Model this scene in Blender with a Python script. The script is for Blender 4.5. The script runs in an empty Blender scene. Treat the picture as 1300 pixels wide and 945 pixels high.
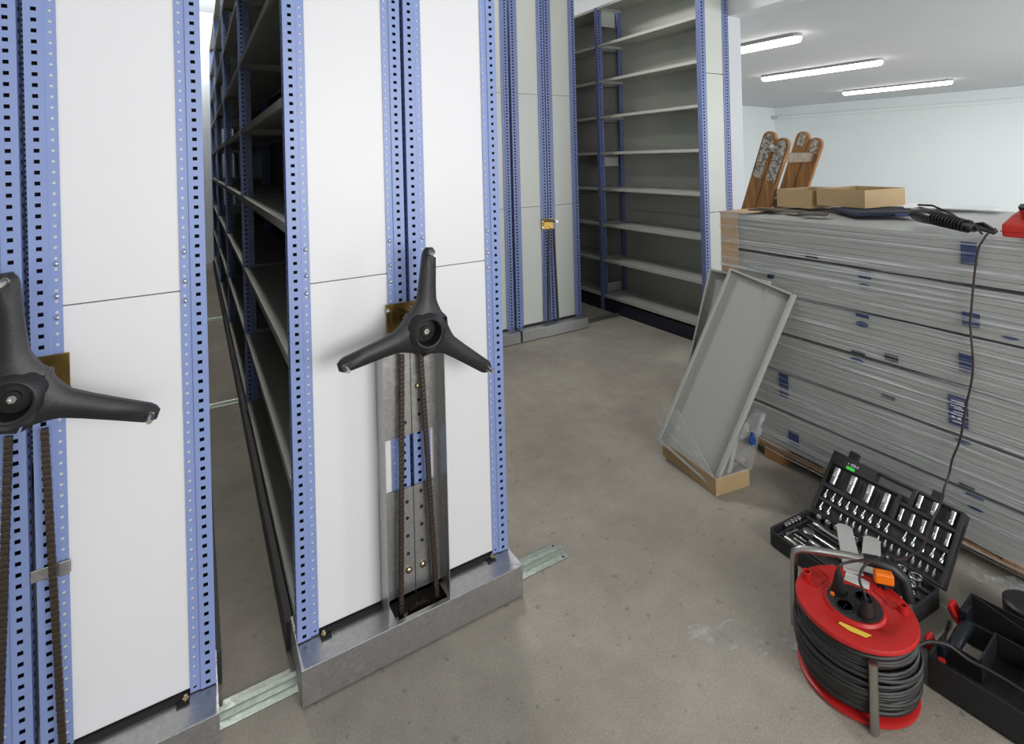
import bpy, bmesh, math, random
from mathutils import Vector, Matrix
random.seed(7)
S = bpy.context.scene
C = S.collection
R = math.radians

# ------------------------------------------------------------------ helpers
def srgb(r, g, b):
    f = lambda c: (c/255/12.92 if c/255 <= .04045 else ((c/255+.055)/1.055)**2.4)
    return (f(r), f(g), f(b), 1)

class MB:
    """collects polygons; build() links them as ONE mesh object"""
    def __init__(s, M=None):
        s.v = []; s.f = []; s.M = M; s.mi = {}
    def vert(s, p):
        p = Vector(p)
        if s.M is not None: p = s.M @ p
        s.v.append(p); return len(s.v)-1
    def poly(s, pts):
        s.f.append([s.vert(p) for p in pts]); return s
    def box(s, x0, x1, y0, y1, z0, z1):
        i = [s.vert(p) for p in ((x0,y0,z0),(x1,y0,z0),(x1,y1,z0),(x0,y1,z0),(x0,y0,z1),(x1,y0,z1),(x1,y1,z1),(x0,y1,z1))]
        for q in ((0,3,2,1),(4,5,6,7),(0,1,5,4),(1,2,6,5),(2,3,7,6),(3,0,4,7)):
            s.f.append([i[k] for k in q])
        return s
    def prism(s, poly, z0, z1, caps=True):
        n = len(poly)
        a = [s.vert((p[0], p[1], z0)) for p in poly]; b = [s.vert((p[0], p[1], z1)) for p in poly]
        for k in range(n):
            s.f.append([a[k], a[(k+1) % n], b[(k+1) % n], b[k]])
        if caps:
            s.f.append(a[::-1]); s.f.append(b)
        return s
    def loft(s, rings, closed=False, caps=True):
        ids = [[s.vert(p) for p in r] for r in rings]
        n = len(ids[0]); m = len(ids)
        for k in range(m if closed else m-1):
            A, B = ids[k], ids[(k+1) % m]
            for j in range(n):
                s.f.append([A[j], A[(j+1) % n], B[(j+1) % n], B[j]])
        if caps and not closed:
            s.f.append(ids[0][::-1]); s.f.append(ids[-1])
        return s
    def tube(s, pts, r, n=8, closed=False, caps=True):
        pts = [Vector(p) for p in pts]; m = len(pts)
        rs = r if isinstance(r, (list, tuple)) else [r]*m
        rings = []; up = None
        for k in range(m):
            if closed: d = pts[(k+1) % m]-pts[k-1]
            else: d = pts[min(k+1, m-1)]-pts[max(k-1, 0)]
            d.normalize()
            if up is None:
                up = Vector((0,0,1)) if abs(d.z) < .9 else Vector((1,0,0))
            up = (up-d*up.dot(d)).normalized(); w = d.cross(up)
            rings.append([pts[k]+(up*math.cos(t)+w*math.sin(t))*rs[k] for t in [2*math.pi*j/n for j in range(n)]])
        return s.loft(rings, closed, caps)
    def lathe(s, prof, n=32, c=(0,0,0), closed=False):
        """prof: (r, z) list around local z at c"""
        rings = [[(c[0]+r*math.cos(2*math.pi*j/n), c[1]+r*math.sin(2*math.pi*j/n), c[2]+z) for j in range(n)] for r, z in prof]
        return s.loft(rings, closed, True)
    def build(s, name, mat, parent=None, off=None, smooth=None, bevel=None):
        me = bpy.data.meshes.new(name)
        o_ = Vector(off) if off is not None else Vector((0,0,0))
        me.from_pydata([tuple(p-o_) for p in s.v], [], s.f)
        me.update()
        for k, v in s.mi.items(): me.polygons[k].material_index = v
        bm = bmesh.new(); bm.from_mesh(me)
        bmesh.ops.remove_doubles(bm, verts=bm.verts, dist=1e-6)
        bmesh.ops.recalc_face_normals(bm, faces=bm.faces)
        bm.to_mesh(me); bm.free()
        if smooth is not None:
            for p in me.polygons: p.use_smooth = True
            me.set_sharp_from_angle(angle=R(smooth))
        me.materials.append(mat)
        return link(name, me, parent, bevel=bevel)

def link(name, me, parent=None, loc=None, bevel=None):
    o = bpy.data.objects.new(name, me); C.objects.link(o)
    if parent is not None: o.parent = parent
    if loc is not None: o.location = loc
    if bevel:
        m = o.modifiers.new('bevel', 'BEVEL'); m.width = bevel; m.segments = 2; m.limit_method = 'ANGLE'; m.angle_limit = R(40)
    return o
def tag(o, label, cat, group=None):
    o['label'] = label; o['category'] = cat
    if group: o['group'] = group
    return o
def thing(name, label, cat, loc=(0,0,0), group=None, M=None):
    o = bpy.data.objects.new(name, None); C.objects.link(o)
    o.empty_display_size = .05
    if M is not None: o.matrix_world = M
    else: o.location = loc
    return tag(o, label, cat, group)
def struct(o): o['kind'] = 'structure'; return o
def frame(o, x, y, z):
    M = Matrix.Identity(4)
    for i, a in enumerate((x, y, z)):
        a = Vector(a).normalized()
        for k in range(3): M[k][i] = a[k]
    for k in range(3): M[k][3] = o[k]
    return M

# ------------------------------------------------------------------ materials
def nodes(name):
    m = bpy.data.materials.new(name); m.use_nodes = True
    nt = m.node_tree; b = nt.nodes['Principled BSDF']
    return m, nt, b
def mat(name, col, rough=.5, metal=0, var=.06, scale=6, bump=0, bscale=60, spec=.5, stretch=None, coat=0):
    m, nt, b = nodes(name)
    b.inputs['Roughness'].default_value = rough; b.inputs['Metallic'].default_value = metal
    b.inputs['Specular IOR Level'].default_value = spec
    b.inputs['Coat Weight'].default_value = coat
    tc = nt.nodes.new('ShaderNodeTexCoord'); src = tc.outputs['Object']
    if stretch:
        mp = nt.nodes.new('ShaderNodeMapping'); mp.inputs['Scale'].default_value = stretch
        nt.links.new(src, mp.inputs['Vector']); src = mp.outputs['Vector']
    n = nt.nodes.new('ShaderNodeTexNoise'); n.inputs['Scale'].default_value = scale; n.inputs['Detail'].default_value = 5
    nt.links.new(src, n.inputs['Vector'])
    mx = nt.nodes.new('ShaderNodeMix'); mx.data_type = 'RGBA'
    c = srgb(*col)
    mx.inputs['A'].default_value = tuple(max(0, k*(1-var*2)) for k in c[:3])+(1,)
    mx.inputs['B'].default_value = tuple(min(1, k*(1+var*2)) for k in c[:3])+(1,)
    nt.links.new(n.outputs['Fac'], mx.inputs['Factor']); nt.links.new(mx.outputs['Result'], b.inputs['Base Color'])
    if bump:
        n2 = nt.nodes.new('ShaderNodeTexNoise'); n2.inputs['Scale'].default_value = bscale; n2.inputs['Detail'].default_value = 4
        nt.links.new(src, n2.inputs['Vector'])
        bp = nt.nodes.new('ShaderNodeBump'); bp.inputs['Strength'].default_value = bump; bp.inputs['Distance'].default_value = .004
        nt.links.new(n2.outputs['Fac'], bp.inputs['Height']); nt.links.new(bp.outputs['Normal'], b.inputs['Normal'])
    return m
def emit(name, col, st):
    m, nt, b = nodes(name)
    b.inputs['Base Color'].default_value = srgb(*col); b.inputs['Emission Color'].default_value = srgb(*col); b.inputs['Emission Strength'].default_value = st
    return m
M_ = {}
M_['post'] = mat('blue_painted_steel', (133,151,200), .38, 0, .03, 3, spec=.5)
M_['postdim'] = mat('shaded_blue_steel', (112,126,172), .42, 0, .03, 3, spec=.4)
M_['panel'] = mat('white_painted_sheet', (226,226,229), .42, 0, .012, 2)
M_['paneldim'] = mat('shaded_light_grey_sheet', (194,197,190), .45, 0, .015, 2)  # far units' panels, darkened like their posts for the weaker light there
M_['shelf'] = mat('grey_painted_shelf', (188,190,182), .42, 0, .02, 2)
M_['shelfdark'] = mat('mid_grey_painted_shelf', (188,188,180), .45, 0, .02, 2)
M_['tray'] = mat('warm_grey_painted_tray', (172,173,168), .5, 0, .02, 2)
M_['plinth'] = mat('navy_painted_plinth', (28,32,48), .4)
M_['darkrail'] = mat('dark_steel_rail', (62,62,64), .5, .4)
M_['rubber'] = mat('black_rubber', (22,22,24), .7)
M_['chain'] = mat('oily_chain_steel', (66,56,48), .5, .5, .25, 200)
M_['wheel'] = mat('charcoal_cast_plastic', (32,32,35), .45, 0, .05, 20, .15, 300)
M_['black'] = mat('black_moulded_plastic', (30,31,33), .45, 0, .05, 20, .1, 400)
M_['casein'] = mat('charcoal_blow_moulded_plastic', (44,44,46), .5, 0, .06, 12, .1, 300)
M_['deepblack'] = mat('dark_recess_plastic', (20,20,22), .6)
M_['blackgloss'] = mat('blue_black_hard_plastic', (28,32,38), .3, 0, .05, 20)
M_['chrome'] = mat('chromed_steel', (214,214,216), .22, 1, .03, 40)
M_['steel'] = mat('worn_bare_steel', (180,178,174), .35, 1, .06, 40)
M_['zinc'] = mat('yellow_zinc_plate', (150,124,70), .3, .9, .3, 25)
M_['bolt'] = mat('brass_bolt_head', (200,185,150), .25, 1, .1, 60)
M_['red'] = mat('red_moulded_plastic', (182,32,30), .4, 0, .08, 8, .05, 200)
M_['redtool'] = mat('red_painted_tool_shell', (190,44,36), .42, 0, .08, 8)
M_['orange'] = mat('orange_plastic', (240,120,20), .4)
M_['green'] = emit('green_sticker', (70,220,80), .15)  # sticker colour given a faint glow of its own
M_['white'] = mat('white_paper', (238,240,242), .7, 0, .01)
M_['stripgrey'] = mat('pale_grey_plastic_strip', (205,206,202), .5, 0, .02)
M_['yellow'] = mat('yellow_sticker', (222,190,70), .5)
M_['navy'] = mat('dark_blue_tape', (38,56,104), .45, 0, .12, 60)
M_['bluefilm'] = mat('blue_plastic_tag', (30,70,140), .4)
M_['card'] = mat('brown_corrugated_cardboard', (178,152,114), .8, 0, .05, 10, .1, 120)
M_['cardedge'] = mat('pale_cardboard', (196,164,128), .8, 0, .08, 14)
M_['cable'] = mat('black_cable_sheath', (38,36,35), .5, 0, .15, 30)
M_['cord'] = mat('dark_purple_cord', (58,42,46), .55, 0, .2, 60)
M_['darkplate'] = mat('dark_grey_plate', (86,86,88), .4, .5)
M_['pouch'] = mat('dark_navy_cloth', (40,46,66), .8)
M_['ceiling'] = mat('ceiling_paint', (212,215,220), .9, 0, .02, 1.5)
M_['wall'] = mat('white_wall_paint', (228,233,233), .9, 0, .015, 1.5, .04, 90)
M_['partition'] = mat('dimmed_white_wall', (200,203,207), .9, 0, .015, 1.5, .04, 90)  # white wall greyed in colour to stand for weaker light on it
M_['bore'] = mat('recess_shade_black', (9,9,10), .6)  # near-black standing in for shade inside the hub bore and posts
M_['fixture'] = mat('grey_fixture_body', (150,150,150), .5)
M_['tube'] = emit('fluorescent_diffuser', (255,252,245), 9)

def galv(name, tone, tint=(1,1,1)):
    m, nt, b = nodes(name)
    b.inputs['Metallic'].default_value = .85
    tc = nt.nodes.new('ShaderNodeTexCoord')
    v = nt.nodes.new('ShaderNodeTexVoronoi'); v.inputs['Scale'].default_value = 130
    nt.links.new(tc.outputs['Object'], v.inputs['Vector'])
    r = nt.nodes.new('ShaderNodeValToRGB')
    t = [srgb(*[min(255, k*q) for q in tint])[:3]+(1,) for k in (tone-7, tone+6)]
    r.color_ramp.elements[0].color = t[0]; r.color_ramp.elements[1].color = t[1]
    sp = nt.nodes.new('ShaderNodeSeparateColor'); nt.links.new(v.outputs['Color'], sp.inputs['Color'])
    nt.links.new(sp.outputs[0], r.inputs['Fac']); nt.links.new(r.outputs['Color'], b.inputs['Base Color'])
    mr = nt.nodes.new('ShaderNodeMapRange'); mr.inputs['To Min'].default_value = .28; mr.inputs['To Max'].default_value = .42
    nt.links.new(sp.outputs[1], mr.inputs['Value']); nt.links.new(mr.outputs['Result'], b.inputs['Roughness'])
    return m
M_['galv'] = galv('galvanised_sheet', 178)
M_['galvg'] = galv('galvanised_rail_steel', 172, (.95,1,.95))

def wood(name, a, b_):
    m, nt, b = nodes(name); b.inputs['Roughness'].default_value = .6
    tc = nt.nodes.new('ShaderNodeTexCoord'); mp = nt.nodes.new('ShaderNodeMapping'); mp.inputs['Scale'].default_value = (30,30,2.5)
    nt.links.new(tc.outputs['Object'], mp.inputs['Vector'])
    n = nt.nodes.new('ShaderNodeTexNoise'); n.inputs['Scale'].default_value = 2; n.inputs['Detail'].default_value = 6; n.inputs['Distortion'].default_value = .6
    nt.links.new(mp.outputs['Vector'], n.inputs['Vector'])
    r = nt.nodes.new('ShaderNodeValToRGB'); r.color_ramp.elements[0].position = .3; r.color_ramp.elements[1].position = .7
    r.color_ramp.elements[0].color = srgb(*a); r.color_ramp.elements[1].color = srgb(*b_)
    nt.links.new(n.outputs['Fac'], r.inputs['Fac']); nt.links.new(r.outputs['Color'], b.inputs['Base Color'])
    return m
M_['wood'] = wood('varnished_ladder_wood', (112,78,44), (160,116,68))
M_['rung'] = wood('worn_grey_wood', (112,98,84), (150,136,118))
M_['pallet'] = wood('raw_pallet_wood', (150,104,66), (184,140,98))
def splatter():
    m, nt, b = nodes('paint_spattered_metal'); b.inputs['Roughness'].default_value = .5; b.inputs['Metallic'].default_value = .3
    tc = nt.nodes.new('ShaderNodeTexCoord'); n = nt.nodes.new('ShaderNodeTexNoise'); n.inputs['Scale'].default_value = 70; n.inputs['Detail'].default_value = 4
    nt.links.new(tc.outputs['Object'], n.inputs['Vector'])
    r = nt.nodes.new('ShaderNodeValToRGB'); r.color_ramp.elements[0].position = .42; r.color_ramp.elements[1].position = .56
    r.color_ramp.elements[0].color = srgb(122,114,102); r.color_ramp.elements[1].color = srgb(192,189,182)
    nt.links.new(n.outputs['Fac'], r.inputs['Fac']); nt.links.new(r.outputs['Color'], b.inputs['Base Color'])
    return m
M_['splat'] = splatter()

def concrete():
    m, nt, b = nodes('grey_brown_concrete'); b.inputs['Roughness'].default_value = .75; b.inputs['Specular IOR Level'].default_value = .3
    N = nt.nodes.new; L = nt.links.new
    tc = N('ShaderNodeTexCoord')
    def noise(sc, det=6, rough=.6):
        n = N('ShaderNodeTexNoise'); n.inputs['Scale'].default_value = sc; n.inputs['Detail'].default_value = det; n.inputs['Roughness'].default_value = rough
        L(tc.outputs['Object'], n.inputs['Vector']); return n.outputs['Fac']
    r = N('ShaderNodeValToRGB'); e = r.color_ramp.elements
    e[0].position = .32; e[0].color = srgb(143,137,127); e[1].position = .7; e[1].color = srgb(172,166,155)
    L(noise(1.6, 8, .65), r.inputs['Fac'])
    def mulr(src, fac, lo, hi, a, bb):
        k = N('ShaderNodeValToRGB'); k.color_ramp.elements[0].position = lo; k.color_ramp.elements[1].position = hi
        k.color_ramp.elements[0].color = (a,a,a,1); k.color_ramp.elements[1].color = (bb,bb,bb,1); L(fac, k.inputs['Fac'])
        x = N('ShaderNodeMix'); x.data_type = 'RGBA'; x.blend_type = 'MULTIPLY'; x.inputs['Factor'].default_value = 1
        L(src, x.inputs['A']); L(k.outputs['Color'], x.inputs['B']); return x.outputs['Result']
    c = mulr(r.outputs['Color'], noise(9, 6, .7), .3, .7, .9, 1.05)
    c = mulr(c, noise(160, 3, .8), .35, .65, .84, 1.1)
    c = mulr(c, noise(34, 2, .5), .27, .34, .72, 1)
    v = N('ShaderNodeTexVoronoi'); v.inputs['Scale'].default_value = 5; L(tc.outputs['Object'], v.inputs['Vector'])
    c = mulr(c, v.outputs['Distance'], .02, .07, .72, 1)
    L(c, b.inputs['Base Color'])
    bp = N('ShaderNodeBump'); bp.inputs['Strength'].default_value = .35; bp.inputs['Distance'].default_value = .004
    L(noise(120, 4, .7), bp.inputs['Height']); L(bp.outputs['Normal'], b.inputs['Normal'])
    return m
M_['floor'] = concrete()

def film(name, lo, hi, scale, thr=(.5,.72), rough=.18):
    """clear plastic film: transparent sheet with glossy wrinkles"""
    m = bpy.data.materials.new(name); m.use_nodes = True; nt = m.node_tree
    for n in list(nt.nodes): nt.nodes.remove(n)
    N = nt.nodes.new; L = nt.links.new
    out = N('ShaderNodeOutputMaterial'); tr = N('ShaderNodeBsdfTransparent'); tr.inputs['Color'].default_value = (.97,.98,.99,1)
    p = N('ShaderNodeBsdfPrincipled'); p.inputs['Base Color'].default_value = srgb(225,228,230); p.inputs['Roughness'].default_value = rough
    tc = N('ShaderNodeTexCoord'); mp = N('ShaderNodeMapping'); mp.inputs['Scale'].default_value = scale
    mp.inputs['Rotation'].default_value = (R(1.5), 0, 0)
    L(tc.outputs['Object'], mp.inputs['Vector'])
    n = N('ShaderNodeTexNoise'); n.inputs['Scale'].default_value = 1; n.inputs['Detail'].default_value = 5; n.inputs['Roughness'].default_value = .62; n.inputs['Distortion'].default_value = .3
    L(mp.outputs['Vector'], n.inputs['Vector'])
    mr = N('ShaderNodeMapRange'); mr.inputs['From Min'].default_value = thr[0]; mr.inputs['From Max'].default_value = thr[1]
    mr.inputs['To Min'].default_value = lo; mr.inputs['To Max'].default_value = hi
    L(n.outputs['Fac'], mr.inputs['Value'])
    bp = N('ShaderNodeBump'); bp.inputs['Strength'].default_value = .8; bp.inputs['Distance'].default_value = .006
    L(n.outputs['Fac'], bp.inputs['Height']); L(bp.outputs['Normal'], p.inputs['Normal'])
    mx = N('ShaderNodeMixShader'); L(mr.outputs['Result'], mx.inputs['Fac']); L(tr.outputs[0], mx.inputs[1]); L(p.outputs[0], mx.inputs[2])
    L(mx.outputs[0], out.inputs['Surface'])
    return m
M_['stretch'] = film('clear_stretch_film', .04, .85, (1, 1.3, 120), (.51,.67))
M_['bag'] = film('clear_plastic_bag', .1, .55, (9,9,9), (.5,.75))
M_['scrap'] = film('crumpled_clear_film', .04, .45, (22,22,22), (.5,.72), .12)

# ------------------------------------------------------------------ the setting
UW = 3.63           # partition plane
ZA, ZB = 3.75, 2.6
def plane(name, pts, m): return struct(MB().poly(pts).build(name, m))
struct(MB().box(-3.2,14.2,-3.6,9.4,-.12,0).build('floor', M_['floor']))
struct(MB().box(-3.2,UW+.15,-3.6,9.4,ZA,ZA+.1).build('ceiling', M_['ceiling']))
struct(MB().box(UW+.15,14.2,-3.6,9.4,ZB,ZB+.1).build('ceiling_side_room', M_['ceiling']))
struct(MB().box(-3.3,-3.2,-3.6,9.4,0,ZA).build('wall_left', M_['wall']))
struct(MB().box(-3.2,UW,9.2,9.3,0,ZA).build('wall_back', M_['wall']))
struct(MB().box(UW,UW+.15,2.735,9.2,0,ZA).build('wall_partition', M_['partition']))
struct(MB().box(UW,UW+.15,-3.6,2.735,2.525,ZA).build('wall_header', M_['wall']))
struct(MB().prism([(UW+.15,7.55),(13.14,8.56),(13.14,8.7),(UW+.15,7.7)],0,ZB).build('wall_side_room_back', M_['wall']))
struct(MB().prism([(13.14,8.56),(13.78,3.8),(14.1,-3.6),(14.2,-3.6),(14.2,8.7),(13.14,8.7)],0,ZB).build('wall_right', M_['wall']))
struct(MB().prism([(13.10,8.5),(13.73,3.8),(14.03,-3.0),(14.07,-3.0),(13.77,3.8),(13.13,8.5)],2.30,2.37).build('trim_1', M_['wall']))
t = thing('wall_sensor', 'small white round box high in the far corner of the side room', 'sensor', (13.0,8.44,2.34))
MB().box(-.03,.03,-.02,.05,-.05,.05).build('housing', M_['paneldim'], t, bevel=.01)
MB(Matrix.Rotation(R(90),4,'X')).lathe([(.025,0),(.025,.03),(.012,.04)],16).build('lens', M_['fixture'], t, smooth=40)

# fluorescent fittings on the side-room ceiling
def fitting(a, b, label):
    a, b = Vector(a), Vector(b); d = b-a; L = d.length; ang = math.atan2(d.y, d.x)
    t = thing('fluorescent_light', label, 'ceiling light', (0,0,0), 'fluorescent fittings on the side room ceiling', M=Matrix.Translation((a.x,a.y,ZB)) @ Matrix.Rotation(ang,4,'Z'))
    def stad(w, r=None, n=6):
        pts = []
        for k in range(n+1): pts.append((L-w+w*math.sin(math.pi*k/n), -w*math.cos(math.pi*k/n)))
        for k in range(n+1): pts.append((w-w*math.sin(math.pi*k/n), w*math.cos(math.pi*k/n)))
        return pts
    MB().prism(stad(.075), -.035, .004).build('body', M_['fixture'], t)
    MB().loft([[(x,y,z) for x,y in [(L/2+(px-L/2)*(1-(1-w)*.06), py*w) for px,py in stad(.066)]] for w,z in ((1,-.034),(1,-.06),(.8,-.082),(.4,-.09))]).build('diffuser', M_['tube'], t, smooth=60)
fitting((5.09,3.02),(5.0,4.65),'glowing fluorescent light partly hidden by the column, nearest of the ceiling row')
fitting((7.49,3.40),(7.40,5.0),'glowing fluorescent light in the middle of the ceiling row')
fitting((10.98,3.93),(10.87,5.64),'glowing fluorescent light farthest back, right of the ceiling row')

# ------------------------------------------------------------------ perforated post meshes
def perforate(mb, w0, w1, cx, n, pitch, hw, hh, P, rnd=False):
    """strip from w0 to w1, n cells high, one hole per cell; P(w, z) -> point"""
    for k in range(n):
        z0, z1 = k*pitch, (k+1)*pitch; zc = (z0+z1)/2
        if rnd:
            m = 8
            out = [(w1,zc),(w1,z1),(cx,z1),(w0,z1),(w0,zc),(w0,z0),(cx,z0),(w1,z0)]
            inn = [(cx+hw*math.cos(math.pi*j/4), zc+hh*math.sin(math.pi*j/4)) for j in range(m)]
        else:
            m = 4
            out = [(w1,z1),(w0,z1),(w0,z0),(w1,z0)]
            inn = [(cx+hw,zc+hh),(cx-hw,zc+hh),(cx-hw,zc-hh),(cx+hw,zc-hh)]
        for j in range(m):
            q = (j+1) % m
            mb.poly([P(*out[j]), P(*out[q]), P(*inn[q]), P(*inn[j])])
_post = {}
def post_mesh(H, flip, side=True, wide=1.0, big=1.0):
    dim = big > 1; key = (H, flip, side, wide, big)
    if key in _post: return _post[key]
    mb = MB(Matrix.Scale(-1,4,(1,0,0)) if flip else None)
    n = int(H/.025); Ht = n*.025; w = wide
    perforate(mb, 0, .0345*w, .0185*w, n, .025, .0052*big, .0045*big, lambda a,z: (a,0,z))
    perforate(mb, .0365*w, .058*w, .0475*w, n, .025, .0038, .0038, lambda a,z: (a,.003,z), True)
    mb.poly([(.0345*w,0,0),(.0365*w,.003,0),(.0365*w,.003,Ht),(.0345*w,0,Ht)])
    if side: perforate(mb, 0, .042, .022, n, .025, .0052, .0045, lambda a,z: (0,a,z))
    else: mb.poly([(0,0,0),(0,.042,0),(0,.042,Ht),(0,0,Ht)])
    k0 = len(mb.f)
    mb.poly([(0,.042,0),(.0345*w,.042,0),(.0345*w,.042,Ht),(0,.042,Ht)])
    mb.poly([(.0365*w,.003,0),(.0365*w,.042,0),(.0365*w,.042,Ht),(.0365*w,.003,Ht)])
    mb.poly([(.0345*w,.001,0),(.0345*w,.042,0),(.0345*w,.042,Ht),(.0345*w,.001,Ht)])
    for q in (k0, k0+2): mb.mi[q] = 1  # inner walls coloured near-black so the holes look shaded
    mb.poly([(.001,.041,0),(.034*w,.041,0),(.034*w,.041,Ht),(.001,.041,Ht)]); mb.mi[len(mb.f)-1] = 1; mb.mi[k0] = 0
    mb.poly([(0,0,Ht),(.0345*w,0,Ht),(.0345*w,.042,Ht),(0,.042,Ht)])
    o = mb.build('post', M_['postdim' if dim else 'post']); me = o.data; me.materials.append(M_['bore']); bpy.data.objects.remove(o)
    _post[key] = me
    return me
_shelf = {}
def shelf_mesh(D, L, m, lip=.03):
    key = (round(D,3), round(L,3), m.name)
    if key in _shelf: return _shelf[key]
    mb = MB(); t = .0015
    mb.box(0,D,0,L,-t,0)                                   # top sheet
    for x0 in (0, D-t): mb.box(x0,x0+t,0,L,-lip,-t)
    for y0 in (0, L-t): mb.box(0,D,y0,y0+t,-lip,-t)
    mb.box(0,.014,0,L,-lip,-lip+t); mb.box(D-.014,D,0,L,-lip,-lip+t)   # returned lips
    mb.box(0,D,0,.014,-lip,-lip+t); mb.box(0,D,L-.014,L,-lip,-lip+t)
    o = mb.build('shelf', m); me = o.data; bpy.data.objects.remove(o)
    _shelf[key] = me
    return me
def bolt_mesh(r=.005):
    key = ('bolt', r)
    if key in _shelf: return _shelf[key]
    o = MB(Matrix.Rotation(R(90),4,'X')).lathe([(r,0),(r*.95,r*.3),(r*.6,r*.7),(r*.15,r*.85)],10).build('panel_screw', M_['chrome'], smooth=60)
    me = o.data; bpy.data.objects.remove(o); _shelf[key] = me
    return me

# ------------------------------------------------------------------ mobile rack
def chain_strand(mb, a, b, pitch=.0127):
    a, b = Vector(a), Vector(b); d = b-a; n = int(d.length/pitch); d.normalize()
    side = Vector((0,1,0)); w = d.cross(side).normalized()
    for k in range(n):
        c0 = a+d*pitch*k
        hw, hd = ((.0072,.0055) if k % 2 else (.0066,.0062))
        ring = lambda q, s: [c0+d*q+w*(sx*hw*s)+side*(sy*hd*s) for sx,sy in ((-1,-1),(1,-1),(1,1),(-1,1))]
        mb.loft([ring(.0003,.9), ring(pitch*.3,1), ring(pitch*.75,1), ring(pitch,.9)])
def star_wheel(parent, hub, tips):
    """three-arm cast hand wheel; hub and tips in rack coordinates"""
    hub = Vector(hub); mb = MB()
    for tp in tips:
        tp = Vector(tp); d = tp-hub; L = d.length; d.normalize()
        ax = Vector((0,-1,0)); s = d.cross(ax).normalized(); ax = s.cross(d).normalized()
        if ax.y > 0: ax = -ax
        rings = []
        for r, w, f, b in ((.037,.064,.024,-.03),(.052,.047,.024,-.024),(.072,.036,.021,-.018),(.09,.0285,.019,-.014),(.13,.025,.017,-.012),(.18,.0225,.016,-.011),(L-.012,.020,.015,-.011),(L,.017,.013,-.009),(L+.010,.010,.009,-.006)):
            c = hub+d*r
            k = .42
            pr = [(-1,b*.6),(-.72,b),(.72,b),(1,b*.6),(1,f*.35),(k,f),(-k,f),(-1,f*.35)]
            rings.append([c+s*(w*x)+ax*y for x,y in pr])
        mb.loft(rings)
    # hub collar with a recessed bore, opening towards the aisle (-y)
    M = Matrix.Translation(hub) @ Matrix.Rotation(R(90),4,'X')
    hb = MB(M); hb.lathe([(.034,-.045),(.060,-.028),(.065,.004),(.061,.018),(.051,.029),(.045,.037),(.041,.039),(.037,.037),(.034,-.004),(.001,-.004)],36)
    off = len(mb.v); mb.v += hb.v; mb.f += [[i+off for i in f] for f in hb.f]
    w = mb.build('hand_wheel', M_['wheel'], parent, smooth=38)
    MB(M).lathe([(.033,-.0045),(.033,.002),(.014,.004),(.014,.010)],20).build('hub_insert', M_['bore'], w, smooth=35)
    MB(M).lathe([(.0085,.009),(.0085,.017),(.0045,.017),(.0045,.013)],6).build('hub_screw', M_['steel'], w)
    for tp in tips:
        tp = Vector(tp); d = (tp-hub).normalized(); c = tp-d*.006
        q = Matrix.Translation(c) @ Matrix.Rotation(R(90),4,'X') @ Matrix.Rotation(R(0),4,'Z')
        MB(q).lathe([(.0085,.006),(.0085,.013),(.0065,.015),(.0065,.046),(.0055,.050)],14).build('grip_pin', M_['steel'], w, smooth=40)
    return w

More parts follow.
